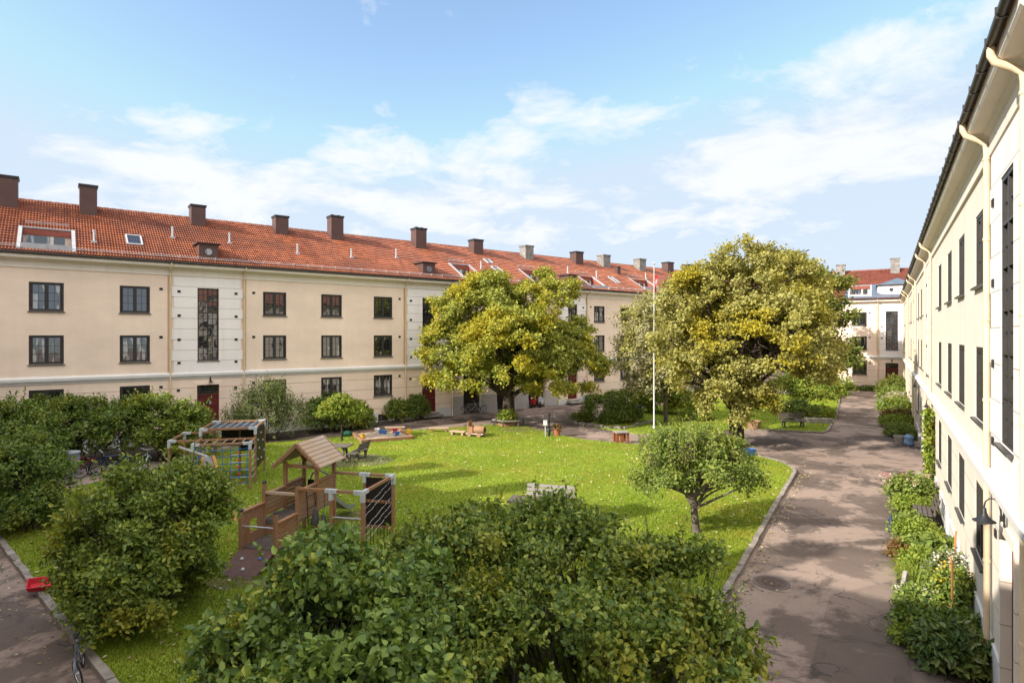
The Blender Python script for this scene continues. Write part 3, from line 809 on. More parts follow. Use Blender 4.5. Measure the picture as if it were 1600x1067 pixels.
    for x, z in spec.get('vents', ()):
        if vm is None:
            vm = MB().box(-.085, .085, -.02, .0, -.07, .07)
            for i in range(4): vm.box(-.075, .075, -.03, -.021, -.06+.033*i, -.045+.033*i)
            vm = vm.mesh('vent', M['dark'])
        o = link('vent', vm, root); o.location = (x, -.036 if any(b0 < x < b1 for b0, b1 in spec['bays']) and z > 4 else 0, z)
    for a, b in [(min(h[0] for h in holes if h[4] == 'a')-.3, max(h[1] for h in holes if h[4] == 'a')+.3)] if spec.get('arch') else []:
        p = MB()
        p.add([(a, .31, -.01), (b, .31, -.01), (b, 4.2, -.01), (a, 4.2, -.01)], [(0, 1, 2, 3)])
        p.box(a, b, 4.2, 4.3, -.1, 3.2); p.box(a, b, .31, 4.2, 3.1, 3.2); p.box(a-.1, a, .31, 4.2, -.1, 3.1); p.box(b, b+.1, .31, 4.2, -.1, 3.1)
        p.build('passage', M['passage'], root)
    return root

# ---- left wing
LB = [(5.83, 9.46), (20.85, 24.5), (35.9, 39.1), (50.8, 54.2), (65.6, 69.2)]
LWIN = [-7.3, -3.6, .07, 3.95, 11.48, 15.18, 18.94, 26.4, 30.1, 33.7, 40.98, 44.6, 48.3, 56, 59.7, 63.3]
ARCH = [(25.75, 27.45), (29.0, 30.9), (32.35, 34.2)]
vents = []
for b0, b1 in LB[:4]:
    for z in (8.75, 7.35, 5.95, 4.6): vents += [(b0+.28, z), (b1-.28, z)]
    vents += [(b0+.25, 3.0), (b1-.3, 3.0)]
    for z in (8.85, 6.1, 3.25): vents += [(b0-.62, z), (b1+.75, z)]
vents.append((3.6, 9.85-.1))
left = apartment('apartment_building', 'long cream apartment building with orange tiled roof behind the lawn and playground', LP, math.atan2(.611, .7916), -8.5, 71,
    dict(wall=M['cream'], win=LWIN, bays=LB, skip=[(26.4, 1.88), (30.1, 1.88), (33.7, 1.88)], arch=ARCH, pipes=[5.66, 9.63, 20.68, 24.68, 35.72, 39.28, 50.6, 54.4],
         vents=vents, cellar=[(18.95, .08), (41.0, .1), (45.2, .1)], plinth=.72, tallplinth=[(24.62, 25.72), (27.5, 28.95), (30.95, 32.3), (34.25, 35.6)], whiteplinth=True))
insets = [(-.95, 1.12, .42, 2.95), (25.75, 27.5, .35, 3.0), (33.0, 35.2, .4, 3.1), (39.85, 41.75, .4, 2.85), (47.7, 50.2, .9, 3.2)]
roof, RPt, RS, (rc, rs) = tiled_roof(left, -9, 72, -.60, 10.42, 5.5, 14.02, 11.6, 10.4, insets, M['tile'])
def inset_balcony(a, b, ta, tb, roof, P, red=True):
    """balcony sunk into the slope: glazed back wall under a red board, zinc edges"""
    m = MB(); p0, p1 = P(0, ta), P(0, tb)
    y0, z0, y1, z1 = p0.y, p0.z, p1.y, p1.z
    m.mat(0).add([(a, y0, z0-.05), (b, y0, z0-.05), (b, y1, z0-.05), (a, y1, z0-.05)], [(0, 1, 2, 3)])
    m.mat(1).add([(a, y0, z0-.05), (a, y1, z0-.05), (a, y1, z1), (a, y0, z0)], [(0, 1, 2, 3)])
    m.mat(1).add([(b, y0, z0-.05), (b, y1, z0-.05), (b, y1, z1), (b, y0, z0)], [(3, 2, 1, 0)])
    m.mat(2).add([(a, y1, z0-.05), (b, y1, z0-.05), (b, y1, z1), (a, y1, z1)], [(0, 1, 2, 3)])
    h = z1-z0
    m.mat(1).box(a, b, y1-.10, y1-.003, z1-h*.24, z1-.01)
    w = b-a
    m.mat(3).box(a+.08*w, a+.55*w, y1-.04, y1-.004, z0+.05, z1-h*.28)
    m.box(a+.64*w, a+.86*w, y1-.04, y1-.004, z0+.05, z1-h*.28)
    m.mat(2).box(a+.56*w, a+.63*w, y1-.06, y1-.005, z0-.04, z1-h*.26)
    m.mat(0)
    for x in (a-.09, b+.09): m.beam(P(x, ta-.25, .06), P(x, tb+.08, .06), .16, .10, up=(0, -rs, rc))
    m.beam(P(a-.1, tb+.08, .05), P(b+.1, tb+.08, .05), .14, .08)
    m.box(a-.02, b+.02, y0-.08, y0, z0-.25, z0+.26)
    for i in range(1, 4): m.box(a+w*i/4-.012, a+w*i/4+.012, y0-.095, y0-.081, z0-.2, z0+.25)
    return m.build('inset_balcony', [M['flash'], M['redbrick'], M['terrace'], M['glass']], roof)
for a, b, ta, tb in insets: inset_balcony(a, b, ta, tb, roof, RPt)
for x, w, zt, k in [(-1.95, 1.55, 15.15, 0), (1.98, .95, 15.2, 0), (7.86, .95, 14.8, 1), (13.2, 1.0, 14.75, 0), (17.25, 1.05, 15.25, 2), (24.4, 1.1, 15.12, 2), (30.15, 1.1, 14.75, 0), (36.0, 1.1, 14.76, 3), (42.6, 1.15, 14.75, 0), (46.6, 1.2, 14.75, 3), (52.4, 1.2, 14.8, 3), (57.4, 1.2, 14.8, 0), (61.3, 1.2, 14.8, 0), (66.3, 1.2, 14.8, 0)]:
    zb = 10.42+(4.75-.45+.6)*rs/rc-.05
    m = chimney(roof, RPt, x, w, .9, 4.75, zt, zb, None, None, k == 2)
    body = M['greychim'] if k == 3 else M['brownsheet']
    o = m.build('chimney', [body, M['gutter'] if k != 3 else M['greychim'], M['flash']], roof, bevel=.01)
    if k == 1: o['label'] = 'squat grey-brown chimney'
    if k == 3: o['label'] = 'weathered grey rendered chimney'
# small low chimney on the slope
MB().box(46.7, 47.15, 2.9, 3.3, 12.0, 13.35).box(46.65, 47.2, 2.85, 3.35, 13.351, 13.42).build('chimney', M['brownsheet'], roof)
for xc in (7.67, 22.67, 37.56, 52.5):       # brown sheet-metal dormers with a round louvre
    m = MB(); yf = -.02; zb = RPt(0, .55).z; zt = zb+.95
    m.box(xc-.52, xc+.52, yf, yf+1.7, zb-.15, zt)
    m.extrude_x([(yf-.14, zt+.001), (yf-.14, zt+.08), (yf+1.0, zt+.17), (yf+2.0, zt+.08), (yf+2.0, zt+.001)], xc-.66, xc+.66)
    m.mat(1).beam((xc-.56, yf-.02, zb-.05), (xc-.56, yf-.55, zb-.42), .05, .02); m.beam((xc+.56, yf-.02, zb-.05), (xc+.56, yf-.55, zb-.42), .05, .02)
    Mx = Matrix.Translation((xc, yf-.005, zb+.48)) @ Matrix.Rotation(R(90), 4, 'X')
    m.mat(2).lathe([(.17, -.02), (.17, .03)], 18, Mx)
    m.mat(1).torus(.175, .02, 20, 6, Matrix.Translation((xc, yf-.03, zb+.48)))
    m.build('dormer', [M['brownsheet'], M['flash'], M['glass']], roof, bevel=.008)
def skylight(x, t, w, h):
    m = MB(); n = Vector((0, -rs, rc))
    for dx in (-w/2, w/2): m.beam(RPt(x+dx, t, .09), RPt(x+dx, t+h, .09), .08, .1, n)
    for dt in (0, h): m.beam(RPt(x-w/2, t+dt, .09), RPt(x+w/2, t+dt, .09), .08, .1, n)
    m.mat(1).add([RPt(x-w/2, t, .10), RPt(x+w/2, t, .10), RPt(x+w/2, t+h, .10), RPt(x-w/2, t+h, .10)], [(0, 1, 2, 3)])
    m.build('skylight', [M['galv'], M['glass']], roof)
for x, t, w, h in [(4.03, 1.75, .72, 1.3), (30.3, 3.9, .55, .8), (30.2, 1.75, .6, 1.4), (44.6, 1.75, .55, 1.4)]: skylight(x, t, w, h)
for x, t in [(2.12, 1.75), (6.1, 3.4), (9.3, 3.3), (13.4, 2.5), (17.24, 2.6), (21.1, 3.35), (42.4, 2.75), (39.0, 3.3), (50.7, 3.6), (28.5, 2.5)]:
    p = RPt(x, t); MB().tube([p, p+Vector((0, 0, .62))], .055, 8).box(x-.12, x+.12, p.y-.2, p.y+.12, p.z-.02, p.z+.09).tube([p+Vector((0, 0, .62)), p+Vector((0, 0, .70))], .075, 8).build('vent_pipe', M['galv'], roof)
sg = MB(); x = -8.6
while x < 71:
    if not any(a-.2 < x < b+.2 for a, b, *_ in insets):
        sg.beam(RPt(x, .32, .04), RPt(x, .32, .26), .03, .04); sg.beam(RPt(x, .32, .24), RPt(x, .62, .05), .02, .02)
    x += .92
for u0, u1 in [(-8.6, -1.1), (1.3, 25.5), (27.7, 32.8), (35.4, 39.6), (41.9, 71)]:
    for hh in (.14, .22): sg.tube([RPt(u0, .31, hh), RPt(u1, .31, hh)], .012, 5)
for a, b, ta, tb in insets:
    for hh in (.14, .22): sg.tube([RPt(a+.1, tb+.55, hh), RPt(b-.1, tb+.55, hh)], .012, 5)
    for i in range(4): sg.beam(RPt(a+.15+(b-a-.3)*i/3, tb+.55, .03), RPt(a+.15+(b-a-.3)*i/3, tb+.55, .27), .03, .03)
sg.build('snow_guard', M['galv'], roof)

# ---- right wing (local x = -s)
RB_s = [(-5.35, -2.15), (14.35, 18.0), (29.4, 33.0), (44.6, 48.2), (59.0, 62.4)]
RBAY = [(-b, -a) for a, b in RB_s]
RWIN = [-s for s in (-.33, 3.22, 6.57, 10.4, 20.3, 23.7, 27.2, 35.0, 38.4, 41.9, 50.2, 53.6, 57.0)]
rv = []
for b0, b1 in RBAY:
    for z in (8.75, 7.35, 5.95, 4.6): rv += [(b0+.28, z), (b1-.28, z)]
    rv += [(b0+.3, 3.0)]
right = apartment('apartment_building', 'pale cream apartment wing rising along the asphalt drive at the right edge', RP+Vector((0, 0, -.24)), math.atan2(-.844, -.5367), -66, 7.0,
    dict(wall=M['cream_right'], win=RWIN, bays=RBAY, pipes=[-x for x in (-5.48, -2.02, 14.2, 18.15, 29.2, 33.2, 44.4, 48.4, 58.8)], vents=rv, pale=True, oh=.40, whiteplinth=True, plinth=1.0,
         skip=[(-20.3, 1.88), (-23.7, 1.88)], arch=[(-22.0, -19.4), (-25.6, -23.0)], cellar=[(-3.22, .3), (-6.57, .3), (-10.4, .3)], lowdoor=True))
rr = MB().add([(-66, -.42, 10.42), (7, -.42, 10.42), (7, 5.5, 14.02), (-66, 5.5, 14.02), (-66, 11.6, 10.4), (7, 11.6, 10.4)], [(0, 1, 2, 3), (3, 2, 5, 4)]).build('roof', M['tile'], right)

# ---- end wing closing the yard
EP = Vector((39.6, 67.1, -.12))
end = apartment('apartment_building', 'distant cream apartment wing with brown-red roof closing the far end of the drive', EP, math.atan2(-.5367, .844), -14.5, 4.3,
    dict(wall=M['cream'], win=[0.0, -3.75, -7.5, -11.2], bays=[(1.95, 4.25)], pipes=[1.80], vents=[(1.0, 8.85), (1.0, 6.1), (1.0, 3.2), (2.15, 7.3), (2.15, 6.0)], cellar=[(.3, .05)]))
er, EPt, ES, (ec, es) = tiled_roof(end, -15, 9, -.60, 10.42, 5.5, 14.15, 11.6, 10.4, [(-.95, 1.0, .55, 3.1)], M['tile_far'])
inset_balcony(-.95, 1.0, .55, 3.1, er, EPt)
zs_ = MB()
zs_.add([EPt(-1.55, .02, .10), EPt(-1.05, .02, .10), EPt(-1.05, 3.3, .10), EPt(-1.25, 3.3, .10)], [(0, 1, 2, 3)])
zs_.add([EPt(1.1, .02, .10), EPt(9, .02, .10), EPt(9, 3.1, .10), EPt(1.1, 3.3, .10)], [(0, 1, 2, 3)])
zs_.add([EPt(-1.05, .02, .11), EPt(1.1, .02, .11), EPt(1.1, .42, .11), EPt(-1.05, .42, .11)], [(0, 1, 2, 3)])
zs_.build('zinc_roof', M['bluezinc'], er)
tm = MB()                                     # round-cornered turret with an oculus and a low zinc cone
tp = [(1.75, 1.6), (1.75, .5), (2.1, .12), (2.7, 0), (5.2, 0), (5.2, 1.6)]
tm.prism(tp, 10.75, 11.95)
tm.mat(1); cen = (3.6, 1.0, 12.75); big = [(3.6+(x-3.6)*1.1, 1.0+(y-1.0)*1.22, 11.96) for x, y in tp]
tm.add(big + [cen], [(i, (i+1) % 6, 6) for i in range(6)]); tm.add([(x, y, z-.06) for x, y, z in big], [tuple(range(6))])
tm.mat(2).lathe([(.16, 0), (.16, .03)], 16, Matrix.Translation((3.05, -.012, 11.4)) @ Matrix.Rotation(R(90), 4, 'X'))
tm.mat(3).torus(.18, .03, 18, 6, Matrix.Translation((3.05, -.02, 11.4)))
tm.build('turret', [M['white'], M['bluezinc'], M['glass'], M['frame']], er)
for x, w, zt, zb in [(-2.15, 1.05, 15.0, 13.3), (3.45, 1.0, 15.4, 13.3)]:
    chimney(er, EPt, x, w, .9, 4.9, zt, zb, None, None).build('chimney', [M['greychim'], M['greychim'], M['flash']], er, bevel=.01)
se = MB()
for i in range(20): se.beam(EPt(-14.5+.8*i, .30, .04), EPt(-14.5+.8*i, .30, .3), .03, .04)
se.build('snow_guard', M['galv'], er)

# ---- the wing the picture was taken from (it shades the near half of the yard)
NP = Vector((-.64, -.77, 0))*2.1 + Vector((.77, -.64, 0))*1.2
near = thing('apartment_building', 'apartment wing at the near side whose shadow lies over the front bushes', 'apartment building', NP, math.atan2(.64, -.77))
MB().box(0, 41, 0, 11, -.3, 10.3).build('wall', M['cream'], near)
MB().extrude_x([(-.12, 10.3), (-.12, 10.42), (5.5, 14.02), (11.6, 10.4), (11.6, 10.3)], 0, 44).build('roof', M['tile'], near)
for x in (32.4, 30.0, 26.6, 21.5, 16.0, 10.5): MB().box(x-.5, x+.5, 4.4, 5.3, 12.8, 15.2).box(x-.56, x+.56, 4.34, 5.36, 15.201, 15.29).build('chimney', M['brownsheet'], near.children[1])

# ------------------------------------------------------------------ lamps
def wall_lamp(label, p, out, k=.65):
    """swan-neck wall lamp: bracket plate, curved arm, bell shade, glass bulb; p on the wall, out = unit vector off the wall"""
    o = thing('wall_lamp', label, 'wall lamp', p, math.atan2(out.y, out.x)); o.scale = (k, k, k)
    MB().box(-.0, .03, -.05, .05, -.22, .22).box(.03, .09, -.035, .035, -.1, .02).build('bracket', M['dark'], o, bevel=.006)
    pts = [(.06, 0, -.04), (.07, 0, .12), (.10, 0, .26), (.17, 0, .36), (.26, 0, .36), (.33, 0, .28), (.35, 0, .16), (.35, 0, .08)]
    MB().tube(pts, .017, 8).build('arm', M['dark'], o, True)
    MB().lathe([(.02, .12), (.04, .10), (.05, .0), (.08, -.07), (.15, -.14), (.21, -.17), (.21, -.185), (.14, -.16)], 20, Matrix.Translation((.35, 0, .04))).build('shade', M['dark'], o, True)
    MB().lathe([(.09, -.13), (.10, -.17), (.09, -.22), (.05, -.255), (.0, -.265)], 14, Matrix.Translation((.35, 0, .04))).build('bulb', M['whitepaint'], o, True)
    return o
wall_lamp('large swan-neck wall lamp beside the nearest right-hand entrance', RW(-3.62, .036, 3.34), RN, .74)
wall_lamp('swan-neck wall lamp above the climbing vine', RW(14.0, 0, 3.35), RN)
wall_lamp('swan-neck wall lamp beyond the passage above the wild flower bed', RW(25.9, 0, 3.3), RN)
wall_lamp('small wall lamp over the red door behind the blue-roofed climbing frame', LW(7.75, 0, 3.52), LN)
wall_lamp('small wall lamp over the distant red door at the end of the drive', EP+Vector((.844*3.1-.0, -.5367*3.1, 3.5)), Vector((-.5367, -.844, 0)))

def twin_lamp(label, p, h, rz):
    o = thing('lamp_post', label, 'lamp post', p, rz)
    MB().lathe([(.09, 0), (.09, .35), (.06, .42), (.045, .5), (.04, h-.25), (.06, h-.22), (.06, h-.1), (.03, h)], 12).build('post', M['dark'], o, True)
    for s in (-1, 1):
        a = MB().tube([(0, 0, h-.22), (s*.08, 0, h-.05), (s*.18, 0, h+.06), (s*.30, 0, h+.05), (s*.36, 0, h-.06), (s*.36, 0, h-.12)], .014, 6)
        a.build('arm', M['dark'], o, True)
        MB().lathe([(.02, 0), (.035, -.06), (.07, -.13), (.13, -.19), (.15, -.20), (.10, -.21)], 14, Matrix.Translation((s*.36, 0, h-.10))).build('shade', M['sill'], o, True)
    return o
twin_lamp('dark twin-arm lamp post among the bicycles before the hedge', at(190, 0, 26.4)*0 + Vector((-17.5, 26.4, 0)), 1.55, .2)
twin_lamp('slim twin-arm lamp post on the lawn edge beside the white box post', Vector((2.26, 35.87, .06)), 1.45, .3)
o = thing('box_post', 'small white box on a thin post beside the twin lamp', 'post', (2.02, 35.65, .06), .2)
MB().tube([(0, 0, 0), (0, 0, .72)], .03, 8).build('post', M['galv'], o, True)
MB().box(-.1, .1, -.07, .07, .70, .98).box(-.12, .12, -.09, .09, .981, 1.0).build('box', M['whitepaint'], o, bevel=.01)

# ------------------------------------------------------------------ playground: tower with house, ramp, slide and net frame
O = Vector((-6.26, 15.59, .07)); U = Vector((.975, -.222, 0)); V_ = Vector((.222, .975, 0))
def pl(u, v, z=0): return Vector((-u if False else u, v, z))
tw = thing('play_tower', 'wooden play tower with gabled little house, ramp, slide and rope frame', 'play tower', O, math.atan2(U.y, U.x))
# local x to the right (U), y back (V_), right wall at x=0, left wall at x=-1.05
WL = -1.05
def post(m, x, y, z0, z1, w=.095): m.box(x-w/2, x+w/2, y-w/2, y+w/2, z0, z1)
for x, y, h in [(WL, 0, 1.42), (0, 0, 1.42), (WL, 1, 1.93), (0, 1, 1.93)]:
    m = MB(); post(m, x, y, 0, h); m.mat(1).lathe([(.07, 0), (.07, .03), (.02, .06)], 8, Matrix.Translation((x, y, h)))
    m.build('post', [M['wood'], M['blackplastic']], tw, bevel=.008)
for x, y in [(WL, 2), (0, 2), (WL, 3), (0, 3)]:
    m = MB(); post(m, x, y, 0, 2.32); m.build('post', M['wood'], tw, bevel=.008)
def boards(m, x0, y0, x1, y1, z0, z1, n, th=.034, gap=.022):
    for i in range(n):
        a = z0+(z1-z0)*i/n; b = z0+(z1-z0)*(i+1)/n-gap
        m.beam((x0, y0, (a+b)/2), (x1, y1, (a+b)/2), th, b-a)
def side(x, y0, y1, z0, z1, cut=False):
    m = MB(); boards(m, x, y0+.05, x, y1-.05, z0, z1, 5)
    m.box(x-.06, x+.06, y0+.05, y1-.05, z1, z1+.04)
    return m
side(0, 0, 1, .45, 1.12).build('side_panel', M['wood'], tw)
side(0, 1, 2, .85, 1.72).build('side_panel', M['wood'], tw)
side(0, 2, 3, .95, 1.76).build('side_panel', M['wood'], tw)
side(WL, 1, 2, .98, 1.58).build('side_panel', M['wood'], tw)
side(WL, 2, 3, .98, 1.62).build('side_panel', M['wood'], tw)
m = MB()                                       # low left panel with a square window of its own
for y0, y1, z0, z1 in [(.05, .36, .42, 1.36), (.68, .95, .42, 1.36), (.36, .68, .42, .72), (.36, .68, 1.06, 1.36)]:
    n = max(1, round((y1-y0)/.11))
    for i in range(n): m.box(WL-.015, WL+.015, y0+(y1-y0)*i/n+.004, y0+(y1-y0)*(i+1)/n-.004, z0, z1)
m.box(WL-.06, WL+.06, .05, .95, 1.36, 1.40)
m.build('window_panel', M['wood'], tw)
def deck(y0, y1, z):
    m = MB(); n = round((y1-y0)/.125)
    for i in range(n): m.box(WL-.03, .03, y0+(y1-y0)*i/n+.005, y0+(y1-y0)*(i+1)/n-.005, z-.035, z)
    m.box(WL, 0, y0-.03, y0, z-.14, z-.01)
    m.build('deck', M['wooddark'], tw)
deck(.04, 1, .45); deck(1.0, 2.0, .92); deck(2.0, 3.0, .95)
m = MB(); m.box(WL+.05, -.55, .985, 1.0, .48, .85); m.box(-.5, -.05, 1.98, 2.01, .95, 1.5); m.build('inner_panel', M['wood'], tw)
m = MB().add([(WL, -1.0, -.02), (0, -1.0, -.02), (0, -.02, .43), (WL, -.02, .43)], [(0, 1, 2, 3)]).add([(WL, -1.0, -.07), (0, -1.0, -.07), (0, -.02, .38), (WL, -.02, .38)], [(3, 2, 1, 0)])
m.build('climbing_ramp', M['ramp'], tw)
for i, (x, y) in enumerate([(-.25, -.3), (-.75, -.35), (-.5, -.65)]):
    MB().lathe([(.05, 0), (.045, .03), (.02, .05)], 8, Matrix.Translation((x, y, .43+.46*(y+.02)+.0))).build('climbing_hold', [M['blue'], M['galv'], M['galv']][i % 3], tw, True)
for y, z in [(0, 1.02), (1.0, 1.66)]:
    MB().tube([(WL, y, z), (0, y, z)], .02, 8).build('safety_bar', M['steel'], tw, True) if y == 0 else MB().beam((WL, y, z), (0, y, z), .07, .07).build('cross_beam', M['woodpale'], tw)
# roof: lapped boards on both slopes
zr, ze, hw = 2.93, 2.22, .78
for sgn in (-1, 1):
    m = MB(); n = 7
    for i in range(n):
        t0, t1 = i/n, (i+1)/n+.03
        xa, za = WL/2+sgn*hw*(1-t0), ze+(zr-ze)*t0+.045; xb, zb = WL/2+sgn*hw*(1-t1), ze+(zr-ze)*t1+.012
        if i == n-1: xb, zb = WL/2+sgn*.005, zr+.012
        vs = [(xa, 1.72, za), (xa, 3.28, za), (xb, 3.28, zb), (xb, 1.72, zb)]
        lo = [(x, y, z-.025) for x, y, z in vs]
        m.add(vs+lo, [(0, 1, 2, 3), (7, 6, 5, 4), (0, 4, 5, 1), (1, 5, 6, 2), (2, 6, 7, 3), (3, 7, 4, 0)])
    m.build('roof_slope', M['woodpale'], tw)
m = MB()
for y in (1.75, 3.22):
    m = MB()
    for sgn in (-1, 1): m.beam((WL/2+sgn*hw, y, ze-.03), (WL/2, y, zr-.03), .035, .12)
    m.build('gable_board', M['wood'], tw)
for y in (2.0, 3.0): MB().beam((WL, y, 2.2), (0, y, 2.2), .05, .1).build('tie_beam', M['wood'], tw)
# slide from the back of the house
m = MB(); prof = [(3.02, .98), (3.3, .95), (3.8, .62), (4.25, .32), (4.55, .20), (4.85, .18)]
for (y0, z0), (y1, z1) in zip(prof[:-1], prof[1:]):
    m.add([(-.78, y0, z0), (-.28, y0, z0), (-.28, y1, z1), (-.78, y1, z1)], [(0, 1, 2, 3)])
    for x in (-.78, -.28): m.box(0, 0, 0, 0, 0, 0) if False else m.add([(x, y0, z0), (x, y1, z1), (x, y1, z1+.16), (x, y0, z0+.16), (x+.02, y0, z0), (x+.02, y1, z1), (x+.02, y1, z1+.16), (x+.02, y0, z0+.16)], [(0, 1, 2, 3), (4, 7, 6, 5), (3, 2, 6, 7)])
m.build('slide', M['slide'], tw)
m = MB().tube([(-.92, 3.06, .95), (-.92, 3.06, 1.45), (-.78, 3.06, 1.75), (-.53, 3.06, 1.86), (-.28, 3.06, 1.75), (-.14, 3.06, 1.45), (-.14, 3.06, .95)], .03, 8); m.build('slide_arch', M['slide'], tw, True)
MB().box(-.95, -.72, 3.03, 3.05, .95, 1.55).build('slide_panel', M['blackboard'], tw)
# net frame to the right: beams at 1.9 m
BZ = 1.82
fx = 2.0
m = MB().beam((.02, 1.0, BZ), (fx, 1.0, BZ), .075, .085); m.build('beam', M['wood'], tw, bevel=.006)
m = MB().beam((.02, 3.0, BZ), (fx, 3.0, BZ), .075, .085); m.build('beam', M['wood'], tw, bevel=.006)
m = MB().beam((fx, .96, BZ+.003), (fx, 3.04, BZ+.003), .075, .085); m.build('beam', M['wood'], tw, bevel=.006)
for x, y in [(1.05, 1.0), (fx, 1.0), (1.05, 3.0), (fx, 3.0)]:
    m = MB(); post(m, x, y, 0, BZ-.04, .085); m.build('post', M['wood'], tw, bevel=.006)
    c = MB(); c.box(x-.055, x+.055, y-.055, y+.055, BZ-.26, BZ+.055)
    if x == fx: c.box(x-.26, x-.056, y-.052, y+.052, BZ-.055, BZ+.054); c.box(x-.052, x+.052, *( (y+.056, y+.28) if y < 2 else (y-.28, y-.056)), BZ-.055, BZ+.054)
    else: c.box(x-.18, x-.056, y-.052, y+.052, BZ-.055, BZ+.054).box(x+.056, x+.18, y-.052, y+.052, BZ-.055, BZ+.054)
    c.build('corner_bracket', M['galv'], tw, bevel=.006)
for z in (.35, .72, 1.1):
    MB().tube([(1.05, 1.0, z), (fx, 1.0, z)], .018, 8).build('rung', M['steel'], tw, True)
for z0, z1 in [(.28, .98), (1.06, 1.74)]:
    MB().box(1.10, fx-.05, 2.985, 3.015, z0, z1).build('climbing_panel', M['blackboard'], tw)
MB().box(1.09, fx-.04, 2.95, 3.0, .98, 1.06).box(1.09, fx-.04, 2.95, 3.0, .2, .28).build('panel_rail', M['wood'], tw)
m = MB(); rg = random.Random(3)
for i in range(8):
    y = 1.25+.22*i; m.tube([(fx, y, BZ-.04), (fx+rg.uniform(-.02, .02), y, .9), (fx+rg.uniform(-.03, .03), y, .12)], .010, 5)
m.build('hanging_rope', M['rubber'], tw)
m = MB()
for z in (.62, .82, 1.02, 1.36, 1.56):
    pts = [(fx, 1.15+1.7*i/8, z-.22+.05*i+.018*math.sin(i*2.4+z*9)) for i in range(9)]; m.tube(pts, .006, 5)
m.build('rope_net', M['greyrope'], tw)
m = MB()
for y in (1.35, 1.75):
    m.tube([(.06, y, 1.70), (.10, y, 1.2), (.12, y, .72)], .013, 6)
for z in (.8, 1.15, 1.5): m.tube([(.085, 1.35, z), (.085, 1.75, z)], .012, 6)
m.build('rope_ladder', M['rubber'], tw)
# dark cloth bags hung on the frame
for i, (x, y, z) in enumerate([(.55, 1.02, 1.0), (.80, 1.03, .82)]):
    o = thing('cloth_bag', ['dark grey cloth bag hung highest on the tower frame', 'dark grey bell-shaped bag hung lower on the tower frame'][i], 'bag', tw.matrix_basis @ Vector((x, y, z)) if False else O + U*x + V_*y + Vector((0, 0, z)), .3)
    MB().lathe([(.02, .34), (.05, .30), (.07, .18), (.10, .05), (.14, -.12), (.13, -.14), (.0, -.13)], 10).build('sack', M['barrel'] if False else M['sill'], o, True)
    MB().tube([(0, 0, .30), (.02, 0, .55), (.01, 0, BZ-z-.02)], .007, 5).build('cord', M['rubber'], o)

# ------------------------------------------------------------------ playground: climbing frame with swing beam
u2, v2 = Vector((.97, .24, 0)), Vector((-.24, .97, 0)); O2 = Vector((-12.45, 22.95, .07))
cf = thing('jungle_gym', 'timber climbing frame with blue nets and a swing beam by the hedge', 'jungle gym', O2, math.atan2(.24, .97))
def cpost(x, y, h):
    m = MB(); post(m, x, y, 0, h-.04, .085); m.build('post', M['wood'], cf, bevel=.006)
def cbeam(a, b, m_='wood'): MB().beam(a, b, .075, .085).build('beam', M[m_], cf, bevel=.006)
def cbr(x, y, z, dx, dy):
    c = MB().box(x-.055, x+.055, y-.055, y+.055, z-.26, z+.055)
    if dx: c.box(*(sorted((x+dx*.056, x+dx*.26))), y-.052, y+.052, z-.055, z+.054)
    if dy: c.box(x-.052, x+.052, *(sorted((y+dy*.056, y+dy*.26))), z-.055, z+.054)
    c.build('corner_bracket', M['galv'], cf, bevel=.006)
h1, h2 = 1.85, 2.27
for x, y, h in [(0, 0, h1), (2.08, 0, h1), (0, 1.15, h2), (2.08, 1.15, h2), (0, 3.4, h2), (2.08, 3.4, h2), (-1.15, 1.1, h1), (-1.15, 3.2, h1), (1.05, 3.4, h2)]: cpost(x, y, h)
for x, y, h, dx, dy in [(0, 0, h1, 1, 1), (2.08, 0, h1, -1, 1), (0, 1.15, h2, 1, 1), (2.08, 1.15, h2, -1, 1), (0, 3.4, h2, 1, -1), (2.08, 3.4, h2, -1, -1), (-1.15, 1.1, h1, 1, 1), (-1.15, 3.2, h1, 1, -1)]: cbr(x, y, h, dx, dy)
cbeam((0, 0, h1), (2.08, 0, h1)); cbeam((0, 1.1, h1), (2.08, 1.1, h1)); cbeam((0, 0, h1+.002), (0, 1.1, h1+.002)); cbeam((2.08, 0, h1+.002), (2.08, 1.1, h1+.002))
cbeam((0, 1.15, h2), (2.08, 1.15, h2)); cbeam((0, 3.4, h2), (2.08, 3.4, h2)); cbeam((0, 1.15, h2+.002), (0, 3.4, h2+.002)); cbeam((2.08, 1.15, h2+.002), (2.08, 3.4, h2+.002))
cbeam((-1.15, 1.1, h1), (0, 1.1, h1)); cbeam((-1.15, 3.2, h1), (0, 3.2, h1)); cbeam((-1.15, 1.1, h1+.002), (-1.15, 3.2, h1+.002))
for i in range(1, 6): MB().tube([(2.08*i/6, 0, h1+.01), (2.08*i/6, 1.1, h1+.01)], .018, 8).build('monkey_bar', M['woodpale'], cf, True)
for i in range(1, 7): MB().tube([(2.08*i/7, 1.15, h2), (2.08*i/7, 3.4, h2)], .018, 8).build('monkey_bar', M['woodpale'], cf, True)
MB().box(.08, 2.0, 1.25, 3.3, h2-.07, h2-.05).build('roof_panel', simple('blue_panel', (.02, .07, .13), .35, .2, 5, .05), cf)
MB().box(.30, 1.02, 3.36, 3.39, 1.2, 2.15).build('climbing_panel', M['blackboard'], cf); MB().box(1.1, 1.98, 3.36, 3.39, .95, 2.15).build('climbing_panel', M['blackboard'], cf)
MB().box(2.065, 2.095, 1.25, 3.3, .55, 2.15).build('climbing_wall', M['blackboard'], cf)
